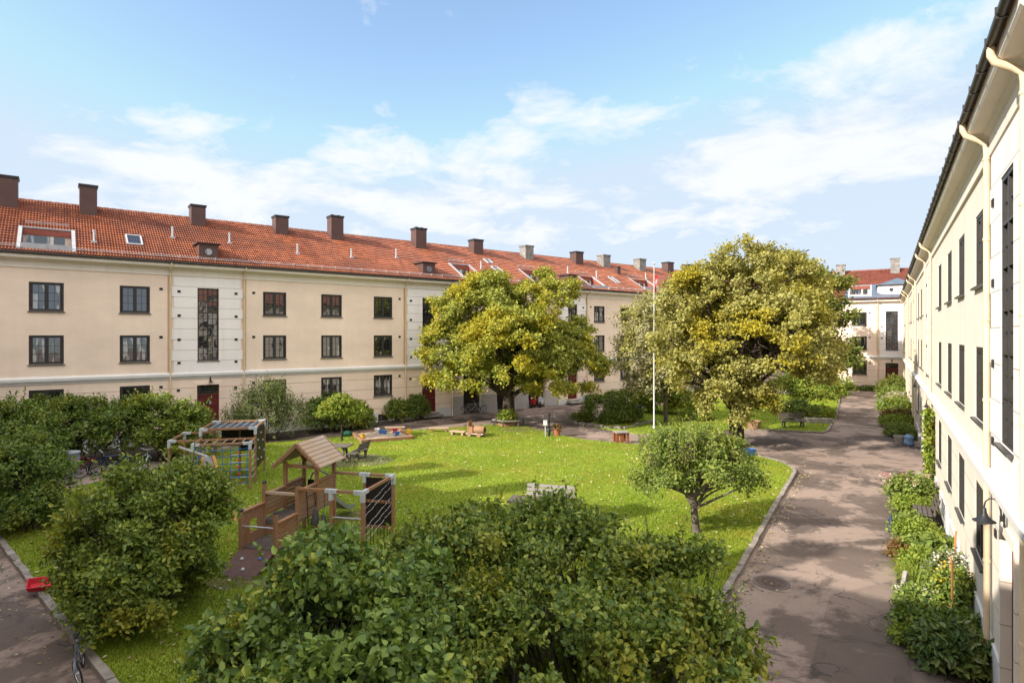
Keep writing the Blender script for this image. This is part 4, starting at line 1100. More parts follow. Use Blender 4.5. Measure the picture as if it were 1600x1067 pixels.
for i, (y, z) in enumerate([(1.5, .9), (1.9, 1.3), (2.4, .8), (2.8, 1.5), (3.1, 1.0), (1.6, 1.7), (2.3, 1.9)]):
    MB().lathe([(.05, 0), (.02, .05)], 8, Matrix.Translation((2.096, y, z)) @ Matrix.Rotation(R(90), 4, 'Y')).build('climbing_hold', M['flash'], cf)
for z in np.linspace(.4, 2.0, 7): MB().tube([(2.08, .05, min(z, 1.75)), (2.08, 1.12, min(z, 1.75)+.0)], .016, 6).build('rung', M['flash'], cf, True) if z < 1.8 else None
for z in (.5, .8, 1.1, 1.4): MB().tube([(1.35, .02, z), (2.08, .02, z)], .016, 6).build('rung', M['galv'], cf, True)
m = MB(); rg = random.Random(5)
for i in range(7):
    x = .12+.31*i; m.tube([(x, 0, h1-.03), (x+rg.uniform(-.02, .02), .03, 1.0), (x, 0, .25)], .013, 5)
for j in range(6):
    z = .3+.27*j; m.tube([(.05+2.0*k/8, .02*math.sin(k), z-.05*math.sin(PI*k/8)) for k in range(9)], .013, 5)
m.build('climbing_net', M['bluerope'], cf)
m = MB()
for i in range(4): m.lathe([(.0, .05), (.05, .03), (.055, 0), (.05, -.03), (0, -.05)], 8, Matrix.Translation((.8+.3*i, 0, .3+.02*i)))
for i in range(5): m.lathe([(.0, .05), (.05, .03), (.055, 0), (.05, -.03), (0, -.05)], 8, Matrix.Translation((1.68, .02, .35+.28*i)))
m.build('net_knot', M['red'], cf, True)
m = MB()
for i in range(4): m.tube([(-.02, .2+.25*i, h1-.05), (.0, .2+.25*i, .3)], .013, 5)
for z in (.4, .7, 1.0, 1.3, 1.6): m.tube([(0, .05, z), (0, 1.1, z-.06)], .013, 5)
m.build('side_net', M['bluerope'], cf)
# swing beam and its A-frame
def c2l(p): return Vector(((p-O2).dot(u2), (p-O2).dot(v2), (p-O2).z))
ap = c2l(Vector((-10.5, 20.35, 2.0))); en = c2l(Vector((-12.62, 22.35, 1.95)))
MB().tube([ap, en], .05, 10).build('swing_beam', M['steel'], cf, True)
ap1, ap2 = c2l(Vector((-10.62, 20.3, 2.02))), c2l(Vector((-10.38, 20.42, 2.02)))
MB().beam(c2l(Vector((-10.95, 19.35, 0))), ap1, .10).build('swing_leg', M['woodorange'], cf, bevel=.006)
MB().beam(c2l(Vector((-9.12, 19.45, 0))), ap2, .10).build('swing_leg', M['woodorange'], cf, bevel=.006)
c = c2l(Vector((-10.48, 20.26, 1.86)))
MB().prism([(-.22, -.2), (.22, -.2), (.11, .17), (-.11, .17)], -.01, .01, Matrix.Translation(c) @ Matrix.Rotation(R(90), 4, 'X')).build('swing_plate', M['flash'], cf)
m = MB()
q0, q1 = ap.lerp(en, .35), ap.lerp(en, .55)
for q in (q0, q1): m.tube([q, q+Vector((0, 0, -1.45))], .008, 5)
m.build('swing_chain', M['galv'], cf)
MB().beam(q0+Vector((0, 0, -1.45)), q1+Vector((0, 0, -1.45)), .18, .03).build('swing_seat', M['rubber'], cf)

# ------------------------------------------------------------------ furniture on the lawn
def bench(label, p, rz, mat='wooddark', w=1.55, group=None, name='bench'):
    """slatted park bench, front towards local -y"""
    o = thing(name, label, 'bench', p, rz, group)
    m = MB()
    for i in range(4): m.box(-w/2, w/2, -.24+.125*i, -.24+.125*i+.105, .42, .46)
    m.build('seat', M[mat], o, bevel=.006)
    m = MB()
    for i in range(3): m.beam((-w/2, .30+.05*i, .60+.135*i), (w/2, .30+.05*i, .60+.135*i), .035, .105)
    m.build('backrest', M[mat], o, bevel=.006)
    for s in (-1, 1):
        x = s*(w/2-.22)
        m = MB().box(x-.04, x+.04, -.22, -.12, 0, .417).box(x-.04, x+.04, .16, .26, 0, .417).box(x-.041, x+.041, -.24, .30, .34, .416)
        m.beam((x, .26, .3), (x, .44, .93), .06, .07)
        m.build('leg', M[mat], o, bevel=.006)
    return o
def picnic_table(label, p, rz, mat='wooddark', top=None):
    o = thing('picnic_table', label, 'table', p, rz)
    m = MB()
    for i in range(5): m.box(-.85, .85, -.42+.17*i, -.42+.17*i+.155, .70, .75)
    m.build('tabletop', M[top or mat], o, bevel=.006)
    for s in (-1, 1):
        m = MB().beam((s*.55, -.34, 0), (s*.55, -.1, .69), .08, .12).beam((s*.55, .34, 0), (s*.55, .1, .69), .08, .12).box(s*.55-.05, s*.55+.05, -.36, .36, .62, .698)
        m.build('leg', M[mat], o, bevel=.006)
    return o
picnic_table('dark weathered table on the gravel patch behind the play tower', (-8.75, 29.0, .07), R(-8))
bench('dark weathered bench beside the table behind the play tower', (-7.6, 28.9, .07), R(-98), w=1.5)
picnic_table('dark table just above the big front bush', (.75, 19.3, .07), R(-14), 'wooddark')
bench('silvery grey bench beyond the table above the big front bush', (1.25, 20.15, .07), R(-16), 'woodgrey', 1.7)
bench('dark slatted bench on the far lawn near the low stone wall', (18.75, 39.3, .07), R(-4), 'wooddark', 1.65)
bench('small dark bench against the right wall between the bed plants', RW(7.9, .62, .03), math.atan2(-RU.y, -RU.x)+R(180)+R(180), 'wooddark', 1.25)
sheet('gravel_patch', [(-10.3, 28.0), (-8.6, 27.4), (-6.2, 27.9), (-5.7, 29.0), (-7.0, 30.4), (-9.6, 30.6)], .074, simple('grey_gravel', (.20, .18, .165), .95, .3, 6, .8, 40))

M['soil'] = simple('trodden_soil', (.21, .165, .11), .95, .3, 5, .7, 30)
def worn(cx, cy, rx, ry, seed):
    rg = random.Random(seed); ph = [rg.uniform(0, 6.28) for _ in range(3)]; pts = []
    for k in range(26):
        a = 2*PI*k/26; q = 1+.22*math.sin(2*a+ph[0])+.16*math.sin(5*a+ph[1])+.10*math.sin(9*a+ph[2])
        pts.append((cx+rx*q*math.cos(a), cy+ry*q*math.sin(a)))
    sheet('bare_soil', pts, .0735+.0008*(seed % 5), M['soil'])
worn(1.0, 38.3, 1.5, .8, 1); worn(-5.4, 20.0, .8, .6, 2); worn(-6.9, 14.6, .7, .5, 3); worn(-11.6, 21.3, 1.0, .6, 4)
sb = thing('sandpit', 'timber edged sandpit full of toys at the far edge of the lawn', 'sandpit', (-7.8, 35.45, .07), math.atan2(1.23, 2.54))
for a, b in [((-1.45, -1.4), (1.45, -1.4)), ((-1.45, 1.5), (1.45, 1.5)), ((-1.45, -1.4), (-1.45, 1.5)), ((1.45, -1.4), (1.45, 1.5))]:
    e = Vector((b[0]-a[0], b[1]-a[1], 0)).normalized()*.10
    MB().beam(Vector((*a, .10))-e*.9, Vector((*b, .10))+e*(.9 if a[0] == b[0] else -.9+1.8), .18, .18 if a[0] == b[0] else .185).build('edge_board', M['orangewood'] if False else M['wood'], sb, bevel=.008)
rgs = np.random.default_rng(4); n = 26
gx, gy = np.meshgrid(np.linspace(-1.36, 1.36, n), np.linspace(-1.3, 1.4, n))
gz = .10+.08*np.exp(-((gx+.2)**2+(gy-.4)**2)*1.2)+rgs.normal(size=gx.shape)*.02
Vv = np.stack([gx, gy, gz], -1).reshape(-1, 3); i = (np.arange(n-1)[:, None]*n+np.arange(n-1)[None, :]).ravel()
link('sand', raw_mesh('sand', Vv, quads=np.stack([i, i+1, i+n+1, i+n], 1), mats=[M['sand']]), sb)
def toy(label, p, mat, kind):
    o = tag((MB().lathe([(.0, 0), (.10, 0), (.15, .22), (.165, .22), (.165, .24), (.13, .235), (.09, .03), (0, .03)], 14) if kind == 'bucket' else
         MB().box(-.22, .22, -.11, .11, .06, .13).box(.06, .21, -.10, .10, .131, .28).box(-.21, .03, -.10, .10, .131, .21).lathe([(.07, -.13), (.07, -.08)], 10, Matrix.Translation((.14, 0, .07)) @ Matrix.Rotation(R(90), 4, 'X')).lathe([(.07, -.13), (.07, -.08)], 10, Matrix.Translation((-.14, 0, .07)) @ Matrix.Rotation(R(90), 4, 'X')) if kind == 'truck' else
         MB().lathe([(0, 0), (.2, .0), (.24, .08), (.20, .16), (.1, .22), (0, .24)], 12)).build('toy_'+kind, mat, None, kind != 'truck'), label, 'toy')
    o.location = p; o.rotation_euler = (0, 0, rnd.uniform(0, 6)); return o
toy('yellow toy bucket in the left corner of the sandpit', sb.location + Vector((-.95, -.9, .10)), M['yellow'], 'bucket')
toy('yellow toy truck at the right end of the sandpit', sb.location + Vector((1.5, .55, .13)), M['yellow'], 'truck')
toy('blue toy bucket near the front board of the sandpit', sb.location + Vector((.9, -.1, .12)), M['blue'], 'bucket')
toy('blue toy truck in the middle of the sand', sb.location + Vector((-.05, .35, .16)), M['blue'], 'truck')
toy('red toy bucket at the back of the sandpit', sb.location + Vector((.55, 1.0, .12)), M['red'], 'bucket')
toy('white toy bucket lying on the sand heap', sb.location + Vector((-.5, .8, .16)), M['whitepaint'], 'bucket')
toy('dark green plastic shell at the left corner of the sandpit', Vector((-10.1, 36.0, .09)), M['green'], 'shell').scale = (1.5, 1.3, 1.3)

tr = thing('wooden_train', 'wooden play train with log boiler and cabin on the lawn', 'play train', (-2.55, 35.9, .07), R(-22))
MB().box(-.2, .95, -.24, .24, .14, .22).build('chassis', M['woodpale'], tr, bevel=.01)
MB().lathe([(.22, 0), (.23, .02), (.23, .66), (.22, .68)], 18, Matrix.Translation((.30, 0, .42)) @ Matrix.Rotation(R(90), 4, 'Y')).build('boiler', M['wood'], tr, True)
MB().lathe([(.12, 0), (.12, .015)], 14, Matrix.Translation((.98, 0, .42)) @ Matrix.Rotation(R(90), 4, 'Y')).build('boiler_hole', M['blackboard'], tr)
MB().box(-.06, .0, -.26, .26, .22, .92).box(-.0, .28, -.26, -.21, .22, .62).box(-.0, .28, .21, .26, .22, .62).build('cabin', M['wood'], tr, bevel=.008)
MB().box(-1.35, -.3, -.2, .2, .20, .27).box(-1.25, -1.12, -.16, .16, .0, .2).box(-.55, -.42, -.16, .16, 0, .2).build('wagon', M['woodpale'], tr, bevel=.01)
for x in (.05, .7):
    for y in (-.27, .27): MB().lathe([(.13, -.03), (.13, .03)], 14, Matrix.Translation((x, y, .12)) @ Matrix.Rotation(R(90), 4, 'X')).build('wheel', M['wood'], tr, True)
def log_bench(label, p, rz):
    o = thing('low_bench', label, 'low bench', p, rz)
    MB().box(-.62, .62, -.16, .16, .20, .27).build('seat', M['woodpale'], o, bevel=.012)
    for x in (-.45, .45): MB().box(x-.07, x+.07, -.13, .13, 0, .199).build('leg', M['wood'], o, bevel=.008)
log_bench('low plank bench right behind the sandpit', (-7.5, 37.75, .07), R(14)); log_bench('low plank bench between the sandpit and the toy train', (-4.65, 37.5, .07), R(2))

hp = thing('hexagonal_planter', 'hexagonal wooden bench planter round the trunk of the left tree', 'planter', (-.22, 40.2, .05), .15)
m = MB(); ro, ri = 1.15, .72
hexo = [(ro*math.cos(PI/3*k), ro*math.sin(PI/3*k)) for k in range(6)]; hexi = [(ri*math.cos(PI/3*k), ri*math.sin(PI/3*k)) for k in range(6)]
for k in range(6):
    a, b, c, d = hexo[k], hexo[(k+1) % 6], hexi[(k+1) % 6], hexi[k]
    m.prism([a, b, c, d], .40, .47)
m.build('seat', M['woodgrey'], hp)
m = MB()
for k in range(6): m.beam((*hexi[k], .2), (*hexi[(k+1) % 6], .2), .05, .40)
m.build('box', M['wood'], hp)
for k in range(6): MB().box(hexo[k][0]*.88-.05, hexo[k][0]*.88+.05, hexo[k][1]*.88-.05, hexo[k][1]*.88+.05, 0, .399).build('leg', M['wooddark'], hp)
MB().lathe([(.70, .05), (.70, .36)], 6).build('soil', M['mulch'], hp)

fp = thing('flagpole', 'tall white flagpole with a red pennant before the pale tree', 'flagpole', (9.36, 38.8, .07))
MB().lathe([(.09, 0), (.09, .15), (.05, .2), (.042, 5), (.026, 10.75)], 12).build('pole', simple('pale_grey_pole_paint', (.58, .58, .57), .45, .1), fp, True)
MB().lathe([(0, 10.75), (.05, 10.77), (.09, 10.84), (.05, 10.92), (0, 10.94)], 12).build('finial', M['galv'], fp, True)
m = MB(); nv = 8
for i in range(nv):
    t0, t1 = i/nv, (i+1)/nv
    def q(t, s): return (.06+.18*s*(1-t*.55)+.03*math.sin(5*t+s*2), .05*math.sin(6*t+2*s), 10.1-1.15*t)
    m.add([q(t0, 0), q(t0, 1), q(t1, 1), q(t1, 0)], [(0, 1, 2, 3)])
m.build('pennant', M['red'], fp, True)
st = thing('garden_stool', 'small orange-brown wooden table on the path edge of the lawn', 'table', (6.3, 33.9, .07), .25)
MB().box(-.42, .42, -.32, .32, .55, .60).build('tabletop', M['woodgrey'], st, bevel=.008)
for x in (-.34, -.06): MB().box(x-.09, x+.09, -.26, -.17, 0, .549).build('leg', M['orangewood'], st)
for x in (-.34, .30): MB().box(x-.06, x+.06, .17, .26, 0, .549).build('leg', M['orangewood'], st)
MB().box(.24, .36, -.26, -.17, 0, .549).build('leg', M['orangewood'], st); MB().box(-.40, .0, -.255, -.175, .40, .52).build('apron', M['orangewood'], st)
def pot(label, p, r, h, mat, name='plant_pot'):
    o = thing(name, label, 'pot', p)
    MB().lathe([(0, 0), (r*.7, 0), (r*.95, h*.85), (r, h*.85), (r, h), (r*.85, h), (r*.8, h*.8), (0, h*.8)], 16).build('vessel', mat, o, True)
    return o
p_ = pot('terracotta plant pot beside the twin lamp on the lawn edge', (2.75, 36.0, .06), .24, .40, M['terracotta'])
crown('plant', [(0, 0, .5, .25, .25, .2)], 40, 6, .2, .10, M['leaf_rust'], p_, 31)
p_ = pot('wide clay pot at the foot of the yellow maple', (15.84, 38.6, .06), .48, .55, simple('pale_clay', (.33, .20, .12), .85, .2))
pot('pale stone pot at the mouth of the passage by the right wall', RW(24.6, 1.0, 0), .30, .5, M['stone'])
o = thing('plastic_sack', 'crumpled blue plastic sack beside the stone pot by the right wall', 'sack', RW(24.3, .55, 0))
MB().lathe([(0, 0), (.22, .02), (.28, .14), (.23, .32), (.27, .5), (.15, .62), (0, .66)], 9).build('bag', simple('pale_blue_plastic', (.22, .36, .58), .4, .15, 4, .3, 9), o)
o = thing('hose_reel', 'blue hose reel by the wall right of the facade bushes', 'hose reel', LW(17.0, .9, 0), .4)
MB().torus(.22, .06, 16, 6, Matrix.Translation((0, 0, .34))).torus(.22, .05, 16, 6, Matrix.Translation((0, .1, .34))).build('hose', M['blue'], o, True)
MB().tube([(-.18, -.08, 0), (0, -.08, .55), (.18, -.08, 0)], .018, 6).tube([(-.18, .16, 0), (0, .16, .55), (.18, .16, 0)], .018, 6).build('stand', M['galv'], o)
o = thing('plastic_box', 'blue and white toy crate on the grass behind the apple tree', 'crate', (12.1, 30.1, .07), .4)
MB().box(-.3, .3, -.2, .2, 0, .04).box(-.3, .3, -.2, -.17, .04, .34).box(-.3, .3, .17, .2, .04, .34).box(-.3, -.27, -.17, .17, .04, .34).box(.27, .3, -.17, .17, .04, .34).build('crate', M['blue'], o, bevel=.01)
o = thing('toddler_sled', 'bright red plastic tub lying on the lower-left kerb', 'tub', (-11.3, 14.12, .17), R(30)); o.rotation_euler = (R(16), R(4), R(35)); o.scale = (.9, .9, .9)
m = MB(); w0, l0, w1, l1, h = .17, .24, .23, .31, .17
vo = [(-l0, -w0, 0), (l0, -w0, 0), (l0, w0, 0), (-l0, w0, 0), (-l1, -w1, h), (l1, -w1, h), (l1, w1, h), (-l1, w1, h)]
vi = [(x*.90, y*.88, .02 if z == 0 else z) for x, y, z in vo]
m.add(vo+vi, [(3, 2, 1, 0), (0, 1, 5, 4), (1, 2, 6, 5), (2, 3, 7, 6), (3, 0, 4, 7), (8, 9, 10, 11), (9, 8, 12, 13), (10, 9, 13, 14), (11, 10, 14, 15), (8, 11, 15, 12), (4, 5, 13, 12), (5, 6, 14, 13), (6, 7, 15, 14), (7, 4, 12, 15)])
m.build('shell', M['red'], o, bevel=.012)
o = thing('rain_barrel', 'grey plastic barrel with lid left of the hedge bicycles', 'barrel', (-19.75, 26.3, 0))
MB().lathe([(0, 0), (.33, 0), (.36, .1), (.37, .45), (.385, .48), (.37, .52), (.35, .95), (.0, .95)], 22).build('body', M['barrel'], o, True)
MB().lathe([(0, .951), (.40, .951), (.40, 1.0), (.30, 1.03), (0, 1.035)], 22).build('lid', simple('pale_lid', (.42, .44, .46), .5, .1), o, True)
mh = thing('manhole_cover', 'round iron manhole cover in the asphalt by the kerb', 'manhole cover', (6.51, 14.78, .004))
MB().lathe([(0, 0), (.36, 0), (.36, .012), (0, .012)], 28).build('lid', simple('rusty_iron', (.13, .085, .07), .7, .25, 8, .8, 30), mh)
MB().lathe([(.37, 0), (.44, 0), (.44, .009), (.37, .009)], 28).build('frame', simple('iron_rim', (.16, .13, .12), .7, .2), mh)
MB().torus(.22, .008, 24, 4, Matrix.Translation((0, 0, .012)) @ Matrix.Rotation(R(90), 4, 'X')).torus(.1, .008, 18, 4, Matrix.Translation((0, 0, .012)) @ Matrix.Rotation(R(90), 4, 'X')).build('raised_ring', M['dark'], mh)
o = thing('low_wall', 'low pale stone wall behind the bench on the far lawn', 'wall', (0, 0, 0))
MB().beam((20.0, 41.6, .22), (22.3, 41.0, .22), .3, .4).build('coping', M['stone'], o, bevel=.02)
o = thing('stone_edging', 'pale stone edging of the shrub bed beside the arcade path', 'edging', (0, 0, 0))
m = MB(); rg = random.Random(9)
pp = [Vector((4.1, 41.3, 0)), Vector((5.6, 39.7, 0)), Vector((7.2, 38.5, 0)), Vector((8.8, 40.3, 0)), Vector((10.3, 42.2, 0))]
for a, b in zip(pp[:-1], pp[1:]):
    n = int((b-a).length/.62); d_ = (b-a).normalized()
    for i in range(n):
        q = a.lerp(b, (i+.5)/n); l = rg.uniform(.24, .31); hh = rg.uniform(.16, .30); w = rg.uniform(.09, .15)
        nn = Vector((-d_.y, d_.x, 0))*rg.uniform(-.04, .04)
        m.beam(q-d_*l+nn+Vector((0, 0, hh/2)), q+d_*l+nn*.3+Vector((0, 0, hh/2)), w*2, hh)
m.build('stones', M['kerb'], o, bevel=.03)
o = thing('post_stump', 'slender white stone post leaning in the near right bed', 'post', RW(1.2, 1.3, .03), .3); o.rotation_euler = (R(6), R(5), .4)
MB().box(-.05, .05, -.05, .05, 0, .55).box(-.045, .045, -.045, .045, .551, .58).build('shaft', M['stone'], o, bevel=.012)

# ------------------------------------------------------------------ bicycles and mopeds
_bk = {}
def bicycle(label, p, rz, frame, lean=.10, s=1.0, steer=.25, group=None, seat='blackplastic', basket=False, bar='steel'):
    o = thing('bicycle', label, 'bicycle', p, rz, group)
    o.rotation_euler = (lean, 0, rz); o.scale = (s, s, s)
    r = .33
    def wheel(x, a):
        if 'w' not in _bk:
            m = MB().mat(0).torus(r-.02, .022, 26, 6).mat(1).torus(r-.05, .010, 26, 5)
            for k in range(14):
                t = 2*PI*k/14; m.tube([(0, .012*(-1)**k, 0), ((r-.05)*math.cos(t), 0, (r-.05)*math.sin(t))], .0022, 3, False)
            m.lathe([(.025, -.04), (.025, .04)], 8, Matrix.Rotation(R(90), 4, 'X'))
            _bk['w'] = m.mesh('wheel', [M['rubber'], M['steel']])
        w = link('wheel', _bk['w'], o); w.location = (x, 0, r); w.rotation_euler = (0, 0, a)
    wheel(-.52, 0); wheel(.53, steer)
    m = MB(); bb, hd0, hd1, sc_ = (-.08, 0, .30), (.38, 0, .62), (.34, 0, .82), (-.24, 0, .80)
    for a, b, t in [(bb, hd0, .018), (bb, sc_, .016), (sc_, hd1, .016), (hd0, hd1, .02), ((-.52, .05, r), bb, .010), ((-.52, -.05, r), bb, .010), ((-.52, .05, r), (-.2, 0, .72), .009), ((-.52, -.05, r), (-.2, 0, .72), .009),
                    (hd0, (.45, 0, .5), .016), ((.45, .05, .5), (.53, .05, r), .011), ((.45, -.05, .5), (.53, -.05, r), .011)]:
        m.tube([a, b], t, 7)
    m.build('frame', frame, o, True)
    MB().tube([sc_, (-.27, 0, .90)], .013, 6).build('seat_post', M['steel'], o)
    MB().prism([(-.42, -.09), (-.40, .09), (-.22, .05), (-.12, .02), (-.12, -.02), (-.22, -.05)], .90, .96).build('saddle', M[seat], o, bevel=.02)
    hb = MB().tube([hd1, (.32, 0, .98)], .011, 6).tube([(.14, -.30, 1.04), (.24, -.26, 1.06), (.32, -.08, .98), (.32, .08, .98), (.24, .26, 1.06), (.14, .30, 1.04)], .012, 7)
    hb.mat(1).tube([(.14, -.30, 1.04), (.24, -.262, 1.06)], .017, 7).tube([(.14, .30, 1.04), (.24, .262, 1.06)], .017, 7)
    hb.build('handlebar', [M[bar], M['rubber']], o, True)
    MB().torus(.09, .008, 16, 5, Matrix.Translation((-.08, -.05, .30))).tube([(-.08, -.06, .30), (.04, -.08, .18)], .009, 5).tube([(-.08, .06, .30), (-.2, .08, .42)], .009, 5).box(.0, .09, -.13, -.06, .17, .19).box(-.25, -.16, .06, .13, .41, .43).build('crankset', M['dark'], o)
    for x in (-.52, .53):
        m = MB(); q = [(x+(r+.03)*math.cos(t), (r+.03)*math.sin(t)+r) for t in np.linspace(.5, 2.4, 9)]
        for (a, b), (c, d) in zip(q[:-1], q[1:]): m.add([(a, -.028, b), (a, .028, b), (c, .028, d), (c, -.028, d)], [(0, 1, 2, 3)])
        m.build('mudguard', frame, o)
    if basket:
        m = MB()
        for z in (.72, .80, .88, .96): m.tube([(.42, -.16, z), (.70, -.16, z), (.70, .16, z), (.42, .16, z), (.42, -.16, z)], .007, 4)
        for x, y in [(.42, -.16), (.56, -.16), (.70, -.16), (.70, 0), (.70, .16), (.56, .16), (.42, .16)]: m.tube([(x, y, .72), (x, y, .96)], .006, 4)
        m.build('basket', M['dark'], o)
    return o
pm = lambda n, c: simple(n, c, .3, .05, 4, .02)
bicycle('black and red mountain bicycle next to the grey barrel', (-19.05, 25.9, 0), R(62), pm('red_frame', (.35, .02, .02)), .12)
bicycle('dark bicycle in the middle of the hedge row beside the red one', (-18.45, 26.0, 0), R(50), M['dark'], .10)
bicycle('blue bicycle just left of the hedge lamp post', (-18.0, 26.5, 0), R(30), pm('blue_frame', (.03, .10, .25)), .1)
bicycle('silver bicycle with raised handlebars right of the hedge lamp post', (-16.4, 26.2, 0), R(105), pm('silver_frame', (.45, .5, .56)), .06, 1.08)
bicycle('small black bicycle parked on the lower-left asphalt path', (-7.85, 10.75, 0), R(-58), pm('white_black_frame', (.10, .11, .13)), .16, .72, .35, bar='dark')
bicycle('black bicycle half swallowed by the front bush', (-5.05, 9.75, .07), R(75), M['dark'], .1, .9, bar='dark')
bicycle('cream bicycle leaning in the first arcade opening', LW(26.25, .25, 0), R(20), pm('cream_frame', (.55, .50, .40)), .1)
bicycle('pale blue bicycle leaning in the first arcade opening', LW(26.95, .2, 0), R(32), pm('pale_blue_frame', (.35, .50, .58)), .12)
for i, (px, py, c, nm) in enumerate([(1232, 618, (.25, .25, .28), 'grey bicycle at the left end of the rack behind the lime tree'), (1252, 619, (.05, .06, .12), 'navy bicycle second in the rack behind the lime tree'), (1276, 622, (.5, .5, .52), 'silver bicycle with white mudguards in the rack behind the lime tree'), (1296, 622, (.35, .12, .1), 'brownish bicycle at the right end of the rack behind the lime tree')]):
    q = g(px, py, .07); bicycle(nm, q, R(20+12*i), pm('rack_frame', c), .08)
def moped(label, p, rz, mat):
    o = thing('moped', label, 'moped', p, rz)
    for x in (-.55, .58):
        MB().torus(.2, .055, 20, 8, Matrix.Translation((x, 0, .25))).lathe([(.12, -.04), (.12, .04)], 12, Matrix.Translation((x, 0, .25)) @ Matrix.Rotation(R(90), 4, 'X')).build('wheel', M['rubber'], o, True)
    Mx = Matrix.Rotation(R(90), 4, 'X')
    MB().prism([(-.85, .45), (-.8, .72), (-.35, .74), (-.15, .55), (-.1, .36), (.25, .30), (.40, .42), (.50, .92), (.58, .92), (.60, .5), (.55, .3), (.3, .22), (-.2, .22), (-.4, .32)], -.17, .17, Mx).build('body', mat, o, bevel=.05)
    MB().prism([(-.82, .73), (-.78, .82), (-.4, .84), (-.12, .78), (-.12, .73)], -.14, .14, Mx).build('seat', M['rubber'], o, bevel=.03)
    MB().tube([(.54, 0, .9), (.50, 0, 1.02)], .03, 8).tube([(.42, -.33, 1.06), (.50, -.1, 1.03), (.50, .1, 1.03), (.42, .33, 1.06)], .018, 7).build('handlebar', M['dark'], o, True)
    MB().lathe([(.08, 0), (.09, .02), (.06, .06), (0, .07)], 12, Matrix.Translation((.57, 0, .86)) @ Matrix.Rotation(R(90), 4, 'Y')).build('headlight', M['whitepaint'], o, True)
    MB().box(-.95, -.90, -.09, .09, .42, .54).build('number_plate', M['whitepaint'], o)
moped('red moped parked in the third arcade opening', LW(32.95, -.1, 0), R(-105), pm('red_lacquer', (.35, .02, .02)))
moped('white and black moped parked right of the red one', LW(33.75, .0, 0), R(-100), pm('white_lacquer', (.6, .62, .65)))
o = thing('waste_bin', 'dark wheeled bin on the path beside the shrub bed', 'bin', (9.3, 43.9, 0), .3)
MB().prism([(-.26, -.28), (.26, -.28), (.26, .28), (-.26, .28)], .08, .92).build('body', M['blackplastic'], o, bevel=.03)
MB().box(-.3, .3, -.33, .33, .925, .99).build('lid', M['blackplastic'], o, bevel=.02)

# ------------------------------------------------------------------ planting
# front bushes, in the shade of the near wing
shrub('largest bush in the foreground, right of the middle, beside the drive', (1.3, 10.4, .07),
      [(-.9, 11.3, 1.45, 1.35, 1.3, 1.35), (1.1, 11.2, 1.35, 1.5, 1.3, 1.35), (2.6, 10.8, 1.15, 1.3, 1.2, 1.2), (.9, 11.9, 1.55, .9, .8, 1.3), (-1.9, 11.0, 1.2, .8, 1.0, 1.1), (.6, 9.3, 1.0, 1.7, 1.3, 1.15), (2.45, 9.3, .85, 1.25, 1.2, 1.0), (3.0, 9.9, .65, .9, .9, .8), (-1.2, 10.0, 1.05, 1.1, 1.2, 1.1)],
      10500, 8, .44, .105, 'leaf_bush', 11, nst=46, shoots=200, jag=.32, aspect=.58, ncl=330, cr=.40, up=.5, shell=.64)
shrub('leafy broad-leaved bush at the front, left of the middle', (-2.9, 8.6, .07),
      [(-2.9, 8.8, 1.65, .95, 1.0, 1.35), (-1.8, 9.0, 1.4, 1.05, 1.1, 1.3), (-3.6, 8.4, 1.15, .75, .9, 1.0), (-2.4, 7.6, 1.1, 1.3, .9, 1.1), (-3.5, 7.6, .8, .85, .8, .85), (-1.3, 7.8, .95, 1.0, 1.0, 1.0)],
      6000, 8, .46, .122, 'leaf_big', 12, nst=34, shoots=110, jag=.36, aspect=.62, ncl=190, cr=.40, up=.5, shell=.64, flat=.3)
shrub('round yellow-green bush on the left between the kerb and the play tower', (-7.9, 12.4, .07),
      [(-8.15, 12.9, 1.65, 1.3, 1.3, 1.5), (-7.35, 13.3, 1.85, .75, .85, 1.3), (-8.65, 13.0, 1.2, .85, .95, 1.0), (-7.55, 12.6, 1.05, .9, .95, 1.0), (-8.0, 12.2, .85, 1.0, .9, .85), (-8.4, 12.9, .75, .85, .8, .7)],
      9000, 8, .44, .10, 'leaf_yg', 13, nst=40, shoots=240, jag=.32, ncl=260, cr=.40, up=.45, shell=.64)
shrub('rounded green bush at the left edge of the lawn', (-15.0, 18.4, .07),
      [(-15.9, 18.9, 1.35, 1.35, 1.3, 1.5), (-17.0, 19.4, 1.3, 1.4, 1.4, 1.5), (-15.2, 18.4, .8, .9, .9, .8)], 3600, 8, .42, .11, 'leaf_hedge', 14, nst=16, shoots=50, ncl=170, cr=.45, up=.4)
shrub('tall dark bush at the far left before the facade', (-20.6, 24.6, 0),
      [(-21.4, 24.6, 1.7, 1.9, 1.6, 1.8), (-20.3, 24.6, 1.5, 1.1, 1.3, 1.5), (-23.4, 25.2, 1.6, 1.8, 1.6, 1.8)], 3600, 8, .45, .13, 'leaf_hedge', 15, nst=16, shoots=50, ncl=170, cr=.45, up=.4)
shrub('dense hedge bush behind the bicycles, its left half', (-20.7, 28.3, 0),
      [(-20.9, 28.6, 1.55, 1.5, 1.3, 1.6), (-19.2, 28.8, 1.6, 1.3, 1.2, 1.55), (-22.5, 28.3, 1.5, 1.5, 1.3, 1.6)], 3300, 8, .45, .13, 'leaf_hedge', 16, nst=14, shoots=50, ncl=170, cr=.45, up=.4)
shrub('dense hedge bush behind the bicycles, its right half by the climbing frame', (-17.4, 29.2, 0),
      [(-17.7, 29.3, 1.6, 1.4, 1.3, 1.6), (-16.5, 29.6, 1.4, 1.2, 1.2, 1.45), (-16.1, 29.4, .9, 1.1, 1.0, .95)], 3000, 8, .45, .13, 'leaf_yg', 17, nst=14, shoots=50, ncl=170, cr=.45, up=.4)
